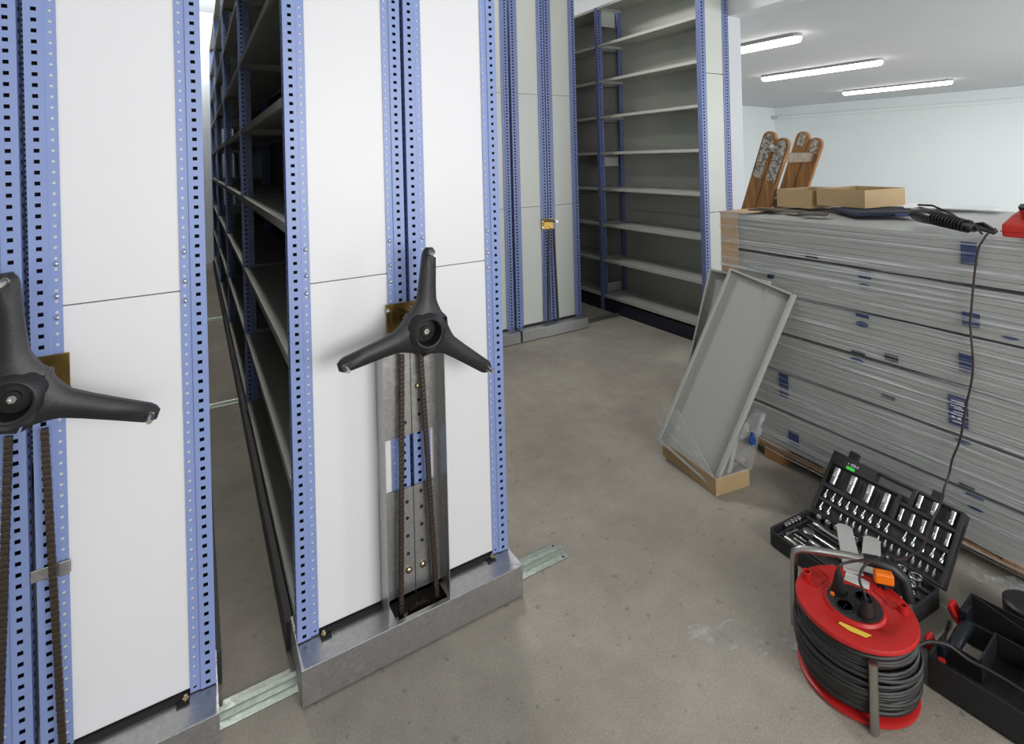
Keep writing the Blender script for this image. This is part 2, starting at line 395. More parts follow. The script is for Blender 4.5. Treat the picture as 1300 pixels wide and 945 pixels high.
def mobile_rack(label, halves, v0, vend, stations, seams, H=3.2, zb=.104, shelves=(), shelf_bays=4, wide=1.0, hole=None, panel_m='panel', screws=True):
    """halves: ((uL0, uL1), (uR0, uR1)); returns root at the middle of the front foot"""
    (a0, a1), (b0, b1) = halves
    mid = (a1+b0)/2; O = Vector((mid, v0, 0)); vp = .089
    t = thing('mobile_shelving', label, 'shelving', O, 'mobile shelving units')
    # galvanised foot beam with a cut-out for the chain
    x0, x1 = a0-mid-.004, b1-mid+.004
    mb = MB()
    mb.box(x0,x1,0,.002,.006,zb)                         # front plate
    for xs in (x0, x1-.002): mb.box(xs,xs+.002,.002,.2,.006,zb)
    if hole:
        h0,h1,k0,k1 = hole
        mb.box(x0,h0,.002,.2,zb-.002,zb); mb.box(h1,x1,.002,.2,zb-.002,zb)
        mb.box(h0,h1,.002,k0,zb-.002,zb); mb.box(h0,h1,k1,.2,zb-.002,zb)
    else: mb.box(x0,x1,.002,.2,zb-.002,zb)
    mb.box(x0,x1,.198,.2,.006,zb)
    mb.build('foot_beam', M_['galv'], t, bevel=.0012)
    for xs in (x0-.012, x1-.028):
        MB().box(xs,xs+.04,.2,vend-v0,.006,zb-.012).build('base_rail', M_['darkrail'], t)
    MB().box(a0-mid+.062,b1-mid-.062,vp-.006,vp+.02,zb,zb+.011).build('foot_gap_seal', M_['rubber'], t)
    # posts
    for (e0, e1) in halves:
        for st in [v0+vp]+list(stations):
            hp = H-zb-.004
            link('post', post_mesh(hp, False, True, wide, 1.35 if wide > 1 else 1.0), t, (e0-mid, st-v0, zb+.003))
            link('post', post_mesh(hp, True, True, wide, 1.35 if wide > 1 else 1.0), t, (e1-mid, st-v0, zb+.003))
        # end panels
        zs = [zb+.014]+list(seams)+[H-.01]
        for k in range(len(zs)-1):
            p = MB().box(e0-mid+.037*wide,e1-mid-.037*wide,vp+.006,vp+.022,zs[k]+(.0012 if k else 0),zs[k+1]-.0012)
            # folded edge lines beside the joint
            p.build('end_panel', M_[panel_m], t, bevel=.0015)
            if k and screws:
                for xx in (e0-mid+.0475*wide, e1-mid-.0475*wide):
                    for dz in (-.025,.025,.1):
                        link('panel_screw', bolt_mesh(.006), t, (xx, vp+.002, zs[k]+dz))
        if screws:
            # feet: little dark pockets with a bolt
            for xx, sg in ((e0-mid+.06, 1), (e1-mid-.06, -1)):
                if abs(xx) < .1: continue
                q = MB().box(min(xx,xx+sg*.028),max(xx,xx+sg*.028),vp-.024,vp+.004,zb,zb+.004).build('foot_pocket', M_['rubber'], t)
                MB(Matrix.Translation((xx+sg*.008,vp-.012,zb+.004))).lathe([(.007,0),(.007,.006),(.004,.006),(.004,.012)],6).build('foot_bolt', M_['bolt'], q)
    # dark sheet added between the two halves to keep light out
    MB().box(-.0015,.0015,vp+.06,vend-v0,zb,H-.05).build('added_shade_sheet', M_['darkrail'], t)
    sts = [v0+vp]+list(stations)
    for hi in shelf_bays:
        e0, e1 = halves[hi]
        for k in range(len(sts)-1):
            y0, y1 = sts[k]+.046, sts[k+1]-.004
            me = shelf_mesh(e1-e0-.006, y1-y0, M_['shelfdark'])
            for z in shelves:
                link('shelf', me, t, (e0-mid+.003, y0-v0, z))
    return t, O
LEV = (.155,.525,.89,1.28,1.645,2.01,2.38,2.75,3.12)
ST2 = (3.27,5.0,6.8,8.75)
V0 = 1.521
def drive(t, O, wheel=None, guard=False, plate=(.812,1.012), px=(-.075,.07), chain=None, shaft=True):
    vp = .089
    b = MB(); x0, x1 = px
    b.box(x0,x1,vp-.006,vp-.002,*plate); b.box(x0+.012,x0+.02,vp-.012,vp-.006,*plate)
    b.box(x0+.03,x1-.03,vp-.026,vp-.006,plate[0]+.06,plate[1]-.03)
    bk = b.build('drive_bracket', M_['zinc'], t, bevel=.001)
    for xx in (x0+.006,):
        for zz in (plate[0]+.02, plate[1]-.02):
            MB(Matrix.Translation((xx,vp-.006,zz)) @ Matrix.Rotation(R(90),4,'X')).lathe([(.008,0),(.008,.005),(.004,.005),(.004,.01)],6).build('bracket_bolt', M_['chrome'], bk)
    zc = (plate[0]+plate[1])/2+.03
    if shaft:
        MB(Matrix.Translation((0,vp,zc)) @ Matrix.Rotation(R(90),4,'X')).lathe([(.013,0),(.013,.1),(.010,.1),(.010,.125)],14).build('drive_shaft', M_['steel'], t, smooth=40)
    if chain:
        for (c0, c1) in chain:
            m = MB(); chain_strand(m, c0, c1); m.build('drive_chain', M_['chain'], t)

# front right unit (with guard channel)
rackB, OB = mobile_rack('tall blue and white mobile shelving unit with open chain channel, second from left',
    ((.221,.561),(.573,.902)), V0, 8.82, ST2, (1.105,2.2), shelves=LEV, shelf_bays=(0,1), hole=(-.086,.078,.016,.094))
vp = .089
drive(rackB, OB, px=(-.072,.035), plate=(.900,1.012), chain=(((-.034,vp-.028,.86),(-.060,vp-.036,.05)),((.026,vp-.028,.86),(.058,vp-.036,.05))))
star_wheel(rackB, (.0,-.046,.957), ((.018,-.05,1.186),(-.238,-.05,.905),(.198,-.05,.806)))
ch = MB()
gx0, gx1, gf = -.108, .086, vp-.074
ch.box(gx0,gx0+.002,gf,vp-.004,.100,.875); ch.box(gx1-.002,gx1,gf,vp-.004,.100,.875)
# back plate with a window
ch.box(gx0,gx1,vp-.006,vp-.004,.104,.438); ch.box(gx0,gx1,vp-.006,vp-.004,.60,.875)
ch.box(gx0,gx0+.012,vp-.006,vp-.004,.438,.60); ch.box(gx1-.014,gx1,vp-.006,vp-.004,.438,.60)
g = ch.build('chain_guard', M_['galv'], rackB)
MB().box(-.0015,.0005,vp-.0075,vp-.006,.104,.438).build('plate_joint', M_['darkrail'], g)
MB().box(-.0015,.0005,vp-.0075,vp-.006,.60,.875).build('plate_joint', M_['darkrail'], g)
for x, zz in ((-.022,.395),(-.022,.345),(-.022,.29),(-.022,.235),(.024,.415),(.024,.365),(.024,.31),(.024,.26),(.024,.70),(.024,.655),(-.022,.64)):
    MB(Matrix.Translation((x,vp-.006,zz)) @ Matrix.Rotation(R(90),4,'X')).lathe([(.0055,.0005),(.0055,.0012),(.001,.0012)],12).build('plate_hole', M_['plinth'], g)
for x, zz in ((-.022,.185),(.024,.185),(.022,.745),(-.03,.73)):
    MB(Matrix.Translation((x,vp-.006,zz)) @ Matrix.Rotation(R(90),4,'X')).lathe([(.0105,0),(.0095,.004),(.006,.007),(.001,.008)],16).build('guard_bolt', M_['bolt'], g, smooth=50)
# sprocket and dark well inside the foot beam
MB().box(-.085,.077,.017,.093,.010,.016).build('sprocket_well', M_['rubber'], rackB)
teeth = []
for k in range(48):
    r = (.046,.052,.052,.046)[k % 4]; a = 2*math.pi*k/48
    teeth.append((r*math.cos(a), r*math.sin(a)))
sp = MB(Matrix.Translation((0,.052,.048)) @ Matrix.Rotation(R(90),4,'X')); sp.prism(teeth,-.004,.004); sp.lathe([(.02,-.012),(.02,.012)],20)
sp.build('sprocket', M_['chain'], rackB)

# left unit, cut by the edge of the photograph
rackA, OA = mobile_rack('tall blue and white mobile shelving unit nearest the left edge, chains without a guard channel',
    ((-.685,-.338),(-.326,.022)), V0-.004, 8.82, ST2, (1.132,2.2), shelves=LEV, shelf_bays=(1,))
drive(rackA, OA, px=(-.07,.075), plate=(.895,1.025), chain=(((-.028,vp-.03,.87),(-.06,vp-.034,.1)),((.032,vp-.03,.87),(.052,vp-.034,.1))))
star_wheel(rackA, (.004,-.04,.985), ((.242,-.05,.892),(.0,-.05,1.232),(-.215,-.05,.84)))
st = MB(); st.box(-.004,.068,vp-.004,vp-.002,.518,.545); st.box(.046,.066,vp-.009,vp-.004,.516,.548)
st.build('post_strap', M_['galv'], rackA, bevel=.001)

# middle pair standing further back
rackD, OD = mobile_rack('tall mobile shelving unit by the open aisle with chain and shaft but no hand wheel',
    ((2.19,2.512),(2.522,2.838)), 3.58, 8.82, (5.0,6.8,8.75), (1.05,1.97), H=3.2, zb=.088, shelves=LEV, shelf_bays=(1,), wide=1.15, panel_m='paneldim', screws=False)
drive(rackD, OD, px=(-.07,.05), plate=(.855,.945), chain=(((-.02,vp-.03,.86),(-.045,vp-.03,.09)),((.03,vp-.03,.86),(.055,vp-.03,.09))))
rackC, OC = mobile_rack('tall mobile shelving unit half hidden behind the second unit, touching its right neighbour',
    ((1.515,1.835),(1.847,2.165)), 3.58, 8.82, (5.0,6.8,8.75), (1.05,1.97), H=3.2, zb=.088, shelves=LEV, shelf_bays=(), wide=1.15, panel_m='paneldim', screws=False)

# ------------------------------------------------------------------ fixed shelving against the partition
UF, UR = 3.289, 3.60
t = thing('fixed_shelving', 'empty grey bolt-together shelving with blue posts and navy plinth against the partition wall', 'shelving', (UF,2.72,0))
O = Vector((UF,2.72,0)); D = UR-UF
FS = [0,1.185,2.37,3.555]
for y in FS:
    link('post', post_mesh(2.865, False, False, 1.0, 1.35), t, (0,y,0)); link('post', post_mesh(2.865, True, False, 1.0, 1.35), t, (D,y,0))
FL = (.152,.485,.818,1.152,1.488,1.825,2.162,2.498,2.853)
for k in range(3):
    L = FS[k+1]-FS[k]-.046
    me = shelf_mesh(D-.006, L, M_['shelf'], .026)
    for z in FL: link('shelf', me, t, (.002, FS[k]+.042, z))
    zz = [.15]+[.93,1.86]+[2.86]
    for q in range(3):
        MB().box(D-.012,D-.008,FS[k]+.03,FS[k+1]+.03,zz[q]+.002,zz[q+1]-.002).build('back_panel', M_['shelf'], t)
    MB().box(.006,.012,FS[k]+.0,FS[k+1],0,.108).build('plinth', M_['plinth'], t)
zz = [.02,1.0,2.06,2.85]
for q in range(3):
    MB().box(.037,D-.037,.006,.014,zz[q]+.002,zz[q+1]-.002).build('end_panel', M_['paneldim'], t, bevel=.0015)
for y in (FS[1],FS[2]):
    for z0, z1 in ((.155,.235),(1.35,1.46),(2.69,2.825)):
        MB().box(.045,D-.05,y+.044,y+.047,z0,z1).build('side_panel', M_['paneldim'], t)
    for z in FL[1:-1]:
        MB().box(.03,D-.03,y+.030,y+.040,z-.05,z-.027).build('shelf_bracket', M_['galv'], t)

# ------------------------------------------------------------------ floor rails
def rail(name, u0, u1, v, label, w=.084):
    t = thing(name, label, 'rail', (u0, v, 0), 'floor rails for the mobile shelving')
    L = u1-u0
    pr = [(-w/2,0),(w/2,0),(w/2,.003),(.016,.004),(.012,.015),(.008,.018),(-.008,.018),(-.012,.015),(-.016,.004),(-w/2,.003)]
    m = MB(frame((0,0,0),(0,1,0),(0,0,1),(1,0,0))); m.prism(pr,0,L); m.build('profile', M_['galvg'], t)
    for y in (-w/2+.01, w/2-.01):
        for x in (L-.018,):
            MB(Matrix.Translation((x,y,.003))).lathe([(.0045,0),(.0045,.0006)],12).build('screw_hole', M_['rubber'], t)
    return t
rail('floor_rail', -2.4, 1.137, 1.622, 'bare galvanised floor rail end sticking out from under the second unit')
rail('floor_rail', -2.4, 3.292, 3.715, 'thin floor rail running under the recessed pair to the navy plinth')
rail('floor_rail', -2.4, 3.20, 5.80, 'farthest floor rail, a pale line across the narrow dark aisle')

# ------------------------------------------------------------------ the wrapped stack on its pallet
PHI = .022
MS = Matrix.Translation((2.3065,1.575,0)) @ Matrix.Rotation(-PHI,4,'Z')     # local y runs along the front face, x into the stack
SY0, SY1, SD = -1.32, .229, 1.02
t = thing('pallet', 'raw wooden pallet under the wrapped stack of packs', 'pallet', M=MS)
for x in (.0,.46,.92):
    for y in (.02,-.52,-1.22):
        MB().box(x,x+.1,y-.1,y,0,.055).build('block', M_['pallet'], t)
    MB().box(x,x+.1,SY0+.02,SY1-.15,.055,.068).build('stringer_board', M_['pallet'], t)
for y in (-1.2,-.9,-.6,-.3,0.0):
    MB().box(-.002,1.02,y-.1,y+.04,.068,.086).build('deck_board', M_['pallet'], t)
ZP = (.087,.2575,.439,.618,.797,.975,1.150)
posn = ('bottom pack resting on the pallet','second pack up from the pallet','third pack up from the pallet','third pack down from the top','second pack down, just below the topmost','topmost pack carrying the cardboard trays')
packs = []
for k in range(6):
    z0, z1 = ZP[k]+(.003 if k else 0), ZP[k+1]-.011
    t = thing('shelf_pack', 'film-wrapped pack of grey steel shelves, '+posn[k], 'pack', M=MS @ Matrix.Translation((0,0,z0)), group='packs of shelves on the pallet')
    packs.append(t)
    n = 7; h = (z1-z0)/n
    key = 'pk%d' % k
    m = MB(); lip = h*.93
    jx = .0
    m.box(0,SD,SY0,SY1,h-.003,h-.0005)
    m.box(0,.004,SY0,SY1,h*.03,h-.003); m.box(SD-.004,SD,SY0,SY1,h*.06,h-.003)
    m.box(0,SD,SY0,SY0+.004,h*.06,h-.003); m.box(0,SD,SY1-.004,SY1,h*.06,h-.003)
    m.box(.004,SD-.004,SY0+.004,SY1-.004,0.001,h-.003)
    o = m.build('shelf_panel', M_['tray'], t)
    me = o.data
    for q in range(1, n):
        link('shelf_panel', me, t, (random.uniform(0,.0025), random.uniform(-.004,.004), q*h))
# tape and stickers on the packs (local y along face, z)
def sticker(k, y0, y1, z0, z1, m='navy', oval=False, text=False, skew=0):
    t = packs[k]; zb = t.matrix_world.translation.z if False else (ZP[k]+(.003 if k else 0))
    b = MB()
    if oval:
        cy, cz, ry, rz = (y0+y1)/2, (z0+z1)/2-zb, (y1-y0)/2, (z1-z0)/2
        b.M = frame((-.002,0,0),(0,1,0),(0,0,1),(1,0,0))
        b.prism([(cy+ry*math.cos(a*math.pi/10), cz+rz*math.sin(a*math.pi/10)) for a in range(20)],-.0012,.0)
    else:
        b.M = frame((-.002,0,0),(0,1,0),(0,0,1),(1,0,0))
        b.prism([(y0,z0-zb),(y1,z0-zb+skew),(y1,z1-zb+skew),(y0,z1-zb)],-.0012,.0)
    s = b.build('tape_label', M_[m], t)
    if text:
        g = MB(frame((-.0036,0,0),(0,1,0),(0,0,1),(1,0,0)))
        hh = (z1-z0); w = (y1-y0)
        for f0, f1, a0, a1 in ((.80,.84,.2,.85),(.74,.77,.15,.6),(.63,.66,.3,.9),(.57,.6,.2,.7),(.45,.48,.1,.75),(.36,.39,.3,.85),(.24,.3,.35,.55),(.24,.3,.65,.85),(.12,.15,.3,.8)):
            g.prism([(y0+w*a0,z0-zb+hh*f0),(y0+w*a1,z0-zb+hh*f0),(y0+w*a1,z0-zb+hh*f1),(y0+w*a0,z0-zb+hh*f1)],-.0004,0)
        g.build('print_mark', M_['white'], s)
STICK = [(5,-0.813,-0.767,1.044,1.122,dict(m='navy')),
  (4,-0.474,-0.426,0.934,0.967,dict(m='navy')),
  (4,-0.472,-0.424,0.892,0.914,dict(m='navy',oval=True)),
  (3,-0.461,-0.413,0.775,0.789,dict(m='navy')),
  (3,-0.460,-0.412,0.737,0.759,dict(m='navy',oval=True)),
  (4,-0.816,-0.767,0.831,0.881,dict(m='navy')),
  (4,-0.917,-0.873,0.816,0.826,dict(m='navy',oval=True)),
  (3,-0.796,-0.754,0.664,0.730,dict(m='navy')),
  (3,-0.563,-0.515,0.631,0.659,dict(m='plinth')),
  (3,-0.444,-0.392,0.622,0.634,dict(m='plinth')),
  (2,-0.439,-0.387,0.586,0.604,dict(m='navy',oval=True)),
  (1,-0.111,-0.067,0.325,0.431,dict(m='navy')),
  (2,-0.549,-0.501,0.481,0.495,dict(m='plinth')),
  (5,-0.262,-0.208,0.984,1.000,dict(m='plinth')),
  (0,-0.155,-0.107,0.119,0.183,dict(m='navy')),
  (1,-0.783,-0.737,0.415,0.429,dict(m='navy',oval=True)),
  (2,-0.874,-0.834,0.445,0.454,dict(m='plinth',oval=True)),
  (0,-0.814,-0.765,0.240,0.249,dict(m='navy')),
  (0,-0.813,-0.769,0.199,0.208,dict(m='navy',oval=True)),
  (1,-0.790,-0.746,0.264,0.274,dict(m='plinth')),
  (2,-0.777,-0.720,.47,.575,dict(text=True))]

for a in STICK: sticker(*a[:5], **a[5])
# cardboard corner protector, top sheet of cardboard
t = thing('corner_protector', 'brown cardboard corner strip under the film at the far end of the stack', 'cardboard', M=MS)
MB().box(-.006,-.003,.135,SY1+.003,.80,1.152).build('front_leaf', M_['cardedge'], t)
MB().box(-.006,.30,.10,SY1+.003,1.1505,1.1535).build('top_leaf', M_['cardedge'], t)
MB().box(-.006,.30,SY1+.004,SY1+.007,.80,1.152).build('end_leaf', M_['cardedge'], t)
# stretch film
m = MB(MS); ny, nz = 60, 90
def fp(i, j):
    y = SY0-.01+(SY1+.02-SY0)*i/ny; z = .05+1.108*j/nz
    return (-.012-.003*math.sin(j*1.9+i*.21)-.002*math.sin(i*.7+j*.5), y, z)
for i in range(ny):
    for j in range(nz):
        m.poly([fp(i,j),fp(i+1,j),fp(i+1,j+1),fp(i,j+1)])
top = lambda i, x: (x, SY0-.01+(SY1+.02-SY0)*i/ny, 1.158+.002*math.sin(i*.9+x*30) - (.0 if x > .02 else .0))
for i in range(ny):
    q = [fp(i,nz), fp(i+1,nz), top(i+1,.05), top(i,.05)]
    m.poly(q)
fl = m.build('stretch_film', M_['stretch'], smooth=60)
tag(fl, 'wrinkled clear stretch film over the front face of the shelf stack', 'plastic film')

# ------------------------------------------------------------------ things on the stack
def tray_box(name, A, B, Dp, h, label, cat, z=0, parent=None, flaps=False, group=None):
    """open cardboard tray: A front corner, B along one side, Dp along the other (2D points)"""
    A = Vector((A[0],A[1],z)); ex = Vector((B[0],B[1],z))-A; ey = Vector((Dp[0],Dp[1],z))-A
    ly = ey.length; lx = ex.length
    M = frame(A, ex, ey, Vector(ex).cross(ey))
    if ex.cross(ey).z < 0:
        return tray_box(name, (A.x,A.y), Dp, B, h, label, cat, z, parent, flaps, group)
    # square it up
    ey2 = Vector((-ex.y, ex.x, 0)).normalized()
    M = frame(A, ex, ey2, (0,0,1))
    t = thing(name, label, cat, M=M, group=group); w = .004
    MB().box(0,lx,0,ly,.0,w).build('bottom', M_['card'], t)
    MB().box(0,lx,0,w,w,h).build('side', M_['card'], t); MB().box(0,lx,ly-w,ly,w,h).build('side', M_['card'], t)
    MB().box(0,w,w,ly-w,w,h).build('side', M_['card'], t); MB().box(lx-w,lx,w,ly-w,w,h).build('side', M_['card'], t)
    return t
ZT = 1.154
g1 = 'cardboard trays on the stack'
tray_box('cardboard_tray', (2.669,1.300), (2.965,1.262), (2.69,1.542), .084, 'open brown cardboard tray nearest the camera on top of the stack', 'box', ZT+.022, group=g1)
tray_box('cardboard_tray', (2.70,1.575), (2.98,1.545), (2.722,1.768), .094, 'open brown cardboard tray behind the nearer one on the stack', 'box', ZT, group=g1)
MB_ = MB
# flat dark pouch below the near tray
t = thing('tool_pouch', 'flat dark navy tool pouch lying under the near cardboard tray', 'pouch', M=Matrix.Translation((2.62,1.25,ZT)) @ Matrix.Rotation(R(-42),4,'Z'))
MB().box(-.10,.17,-.06,.20,0,.018).build('body', M_['pouch'], t, bevel=.006)
MB().box(.06,.17,-.085,-.055,.002,.012).build('flap', M_['navy'], t, bevel=.003)
# dark plates
g = 'dark plates at the stack edge'
for (x, y, a, l, lab) in ((2.50,1.62,-84,.26,'thin dark grey metal plate on the stack corner, the longer of two'),(2.46,1.41,-80,.12,'thin dark grey metal plate, the shorter one nearer the tray')):
    t = MB().prism([(-l/2,-.05),(l/2,-.045),(l/2-.02,.05),(-l/2,.05)],0,.005).build('metal_plate', M_['darkplate'])
    t.location = (x,y,ZT+.001); t.rotation_euler = (0,0,R(a)); tag(t, lab, 'plate', g)
# papers
for pts, lab, dz in (([(3.30,1.52),(3.33,1.21),(3.12,1.18),(3.09,1.49)],'white paper sheet at the back of the stack beside the near tray',0),
                 ([(3.16,1.36),(3.34,1.11),(3.16,1.065),(3.0,1.28)],'large white paper sheet in front of the others on the stack',.0015),
                 ([(3.32,1.10),(3.32,1.00),(3.13,.985),(3.17,1.075)],'small white paper sheet farthest right on the stack',.003)):
    o = MB().prism([(p[0]-pts[0][0],p[1]-pts[0][1]) for p in pts],0,.001).build('paper_sheet', M_['white'])
    o.location = (pts[0][0],pts[0][1],ZT+.001+dz); tag(o, lab, 'paper', 'papers on the stack')
# corded tool with coiled strain lead
A, B = Vector((2.50,1.03,ZT+.034)), Vector((2.262,.742,ZT+.02))
d = (B-A).normalized(); M = frame(A, d, (0,0,1), d.cross(Vector((0,0,1))))
t = thing('corded_hand_tool', 'black corded hand tool with its ribbed lead lying on the stack', 'power tool', (A.x,A.y,ZT))
off = Vector((A.x,A.y,ZT))
rings = []
for x, ry, rz in ((-.01,.012,.014),(0,.024,.026),(.03,.031,.034),(.08,.031,.036),(.12,.028,.033),(.14,.02,.024)):
    rings.append([M @ Vector((x, ry*math.sin(k*math.pi/6), rz*math.cos(k*math.pi/6))) for k in range(12)])
MB().loft(rings).build('handle', M_['blackgloss'], t, off, 50)
B2 = A+d*.34; B2.z = ZT+.018
core = [A+d*.12+(B2-A-d*.12)*k/6 for k in range(7)]
MB().tube(core, [.021,.020,.019,.018,.017,.016,.014], 12).build('sleeve', M_['black'], t, off, 50)
coil = []
for k in range(150):
    q = k/149; c = A+d*.12+(B2-A-d*.12)*q*.86; rr = .0255-.006*q; a = q*11*2*math.pi
    w = d.cross(Vector((0,0,1))).normalized(); u = w.cross(d)
    coil.append(c+(w*math.cos(a)+u*math.sin(a))*rr)
MB().tube(coil, .0035, 6).build('coiled_lead', M_['cable'], t, off, 60)
loop = [M @ Vector(p) for p in ((.02,.036,.0),(.06,.038,-.03),(.13,.012,-.06),(.17,.0,-.06),(.2,-.01,-.04),(.26,.01,-.03),(.31,.015,-.012),(.36,-.005,-.0),(.385,-.014,.005))]
MB().tube(loop, .004, 6).build('loose_lead', M_['cable'], t, off, 60)
# folded lead bundle next to the red tool
t = thing('cable_bundle', 'small folded bundle of black cable beside the red tool', 'cable', (2.32,.76,ZT)); off = Vector((2.32,.76,ZT))
for s_ in range(3):
    MB().tube([off+Vector(p) for p in ((.02,.075,.022+.006*s_),(-.01,.03,.03+.004*s_),(-.035,-.02+.01*s_,.018),(-.05,-.05,.008),(-.02,-.045,.012),(.02,.0,.02+.005*s_),(.03,.06,.018))], .0055, 6).build('strand', M_['cable'], t, off, 60)
# red tool at the frame edge
MR = Matrix.Translation((2.262,.690,ZT)) @ Matrix.Rotation(R(-3),4,'Z')
t = thing('red_hand_machine', 'red machine housing with a black-topped knob at the right edge on the stack', 'power tool', M=MR)
m = MB(frame((0,0,0),(1,0,0),(0,0,1),(0,-1,0)))
m.prism([(0,0),(.30,0),(.30,.052),(.16,.085),(.08,.068),(0,.042)],0,.17)
m.build('housing', M_['redtool'], t, bevel=.006)
MB().box(-.002,.302,-.172,.002,.017,.021).build('housing_seam', M_['red'], t)
MB(Matrix.Translation((.058,-.050,.056))).lathe([(.017,-.012),(.020,.010),(.023,.032)],20).build('knob', M_['redtool'], t, smooth=40)
MB(Matrix.Translation((.058,-.050,.088))).lathe([(.0235,0),(.025,.008),(.019,.018),(.004,.020)],20).build('knob_cap', M_['black'], t, smooth=40)
MB(Matrix.Translation((.045,-.115,.056)) @ Matrix.Rotation(R(-15),4,'Y')).lathe([(.022,0),(.022,.004),(.016,.002),(.002,.002)],20).build('dial', M_['red'], t, smooth=30)

# ------------------------------------------------------------------ wooden ladder behind the stack
t = thing('wooden_ladder', 'paint-spattered folding wooden ladder leaning on the far end of the stack', 'ladder', (2.84,2.2,0)); off = Vector((2.84,2.2,0))
tl = math.atan(.36); ct, st_ = math.cos(tl), math.sin(tl)
ax, wx = Vector((0,-st_,ct)), Vector((0,ct,st_))
LO = Vector((0,1.893+.36*1.17,0))                       # middle of a rail pair at floor level
for pi, (uu, dz) in enumerate(((2.735,0),(3.05,0))):
    for k, dw in enumerate((.041,-.041)):
        L = 1.548/ct-(.012 if k else 0)
        M = frame(LO+Vector((uu,0,0))+wx*dw, wx, ax, wx.cross(ax))
        w = .078
        pts = [(-w/2,0),(w/2,0)]+[(w/2*math.cos(a_*math.pi/8), L-w/2+w/2*math.sin(a_*math.pi/8)) for a_ in range(9)]
        r_ = MB(M); r_.prism(pts, -.014, .014)
        for q in range(len(r_.v)): r_.v[q].z = max(r_.v[q].z, .001)
        rl = r_.build('rail', M_['wood'], t, off, bevel=.004)
        sgn = 1 if wx.cross(ax).x < 0 else -1
        out = sgn if pi == 0 else -sgn                   # plates sit on the outer faces
        h = MB(M); z0, z1 = sorted((out*.014, out*.017)); h.prism([(-.024,L-(.25 if k else .27)),(.024,L-(.25 if k else .27)),(.030,L-.05),(.015,L-.015),(-.015,L-.015),(-.030,L-.05)], z0, z1)
        if pi: z0, z1 = sorted((-out*.014, -out*.0155)); h.prism([(-.022,L-.085),(.022,L-.085),(.016,L-.012),(-.016,L-.012)], z0, z1)
        h.build('hinge_plate', M_['splat'], rl, off)
        for yy in (L-.225, L-.13, L-.045):
            sc = MB(M @ Matrix.Translation((0,yy,out*.017)) @ Matrix.Rotation(R(0 if out > 0 else 180),4,'X')); sc.lathe([(.006,0),(.006,.003),(.002,.004)],8)
            sc.build('screw', M_['steel'], rl, off)
for zz in (1.43,1.18,.90,.62,.34):
    for dw in ((-.0425,.0425) if zz < 1.3 else (-.0425,)):
        M = frame(LO+ax*(zz/ct)+wx*dw+Vector((2.745,0,0)), (1,0,0), ax, Vector((1,0,0)).cross(ax))
        MB(M).box(0,.295,-.026,.026,-.013,.013).build('rung', M_['rung'], t, off, bevel=.003)
MB(Matrix.Translation(LO+ax*(1.47/ct)+Vector((2.717,0,0))) @ Matrix.Rotation(R(-90),4,'Y')).lathe([(.02,-.004),(.02,.010),(.010,.018),(.004,.020)],14).build('pivot_bolt', M_['splat'], t, off)

# ------------------------------------------------------------------ trays leaning against the stack
def leaning(BL, BR, TL, label):
    BL, BR, TL = Vector(BL), Vector(BR), Vector(TL)
    ex = (BR-BL); W = ex.length; ex.normalize(); ey = (TL-BL); ey -= ex*ey.dot(ex); L = ey.length; ey.normalize(); n = ex.cross(ey)
    M = frame(BL, ex, ey, n)
    t = thing('loose_shelf', label, 'shelf', M=M, group='loose grey shelves leaning on the stack')
    # n points to the camera side: flanges stand towards the camera
    h = .022; w = .0016
    MB().box(0,W,0,L,-w,0).build('tray_sheet', M_['tray'], t)
    for x0, sg in ((0,1),(W,-1)):
        f = MB(); f.box(min(x0,x0+sg*w),max(x0,x0+sg*w),0,L,0,h); f.box(min(x0,x0+sg*.012),max(x0,x0+sg*.012),.002,L-.002,h,h+w)
        f.build('side_flange', M_['tray'], t)
    for y0, sg in ((0,1),(L,-1)):
        f = MB(); f.box(.003,W-.003,min(y0,y0+sg*w),max(y0,y0+sg*w),0,h); f.box(.012,W-.012,min(y0,y0+sg*.010),max(y0,y0+sg*.010),h,h+w)
        f.build('end_flange', M_['tray'], t)
    return t
leaning((1.905,1.872,.075),(1.888,1.538,.016),(2.262,1.735,.885),'front loose grey shelf leaning against the stack in a small carton')
leaning((1.975,1.868,.016),(1.960,1.530,.016),(2.290,1.915,.852),'rear loose grey shelf leaning behind the front one')
t = thing('shelf_clip', 'tiny dark clip sticking up behind the leaning shelves', 'clip', M=MS @ Matrix.Translation((-.03,-.055,.866)))
MB().box(-.01,.012,-.012,.012,0,.018).build('body', M_['plinth'], t, bevel=.003)
tray_box('carton_base', (1.862,1.519), (2.048,1.492), (1.887,1.868), .075, 'shallow brown carton on the floor holding the leaning shelves', 'box', .001)

# thin plastic bag round the feet of the leaning shelves
def sheet(mb, P, n=14, amp=.006, seed=0):
    """bilinear patch from four corners with wrinkles"""
    P = [Vector(p) for p in P]; rnd = random.Random(seed)
    nrm = (P[1]-P[0]).cross(P[3]-P[0]).normalized()
    ph = [(rnd.uniform(3,9), rnd.uniform(3,9), rnd.uniform(0,6)) for _ in range(4)]
    def q(i, j):
        a, b = i/n, j/n
        p = P[0]*(1-a)*(1-b)+P[1]*a*(1-b)+P[2]*a*b+P[3]*(1-a)*b
        e = min(a,1-a,b,1-b)
        k = sum(math.sin(f*a*3+g*b*3+h) for f, g, h in ph)/4
        return p+nrm*(amp*k*(.4+2*e))
    for i in range(n):
        for j in range(n): mb.poly([q(i,j),q(i+1,j),q(i+1,j+1),q(i,j+1)])
m = MB()
sheet(m, ((1.880,1.862,.07),(1.862,1.856,.191),(1.862,1.525,.078),(1.862,1.53,.074)), 14, .005, 1)
sheet(m, ((1.862,1.856,.191),(1.845,1.80,.29),(1.865,1.715,.285),(1.860,1.527,.08)), 14, .008, 2)
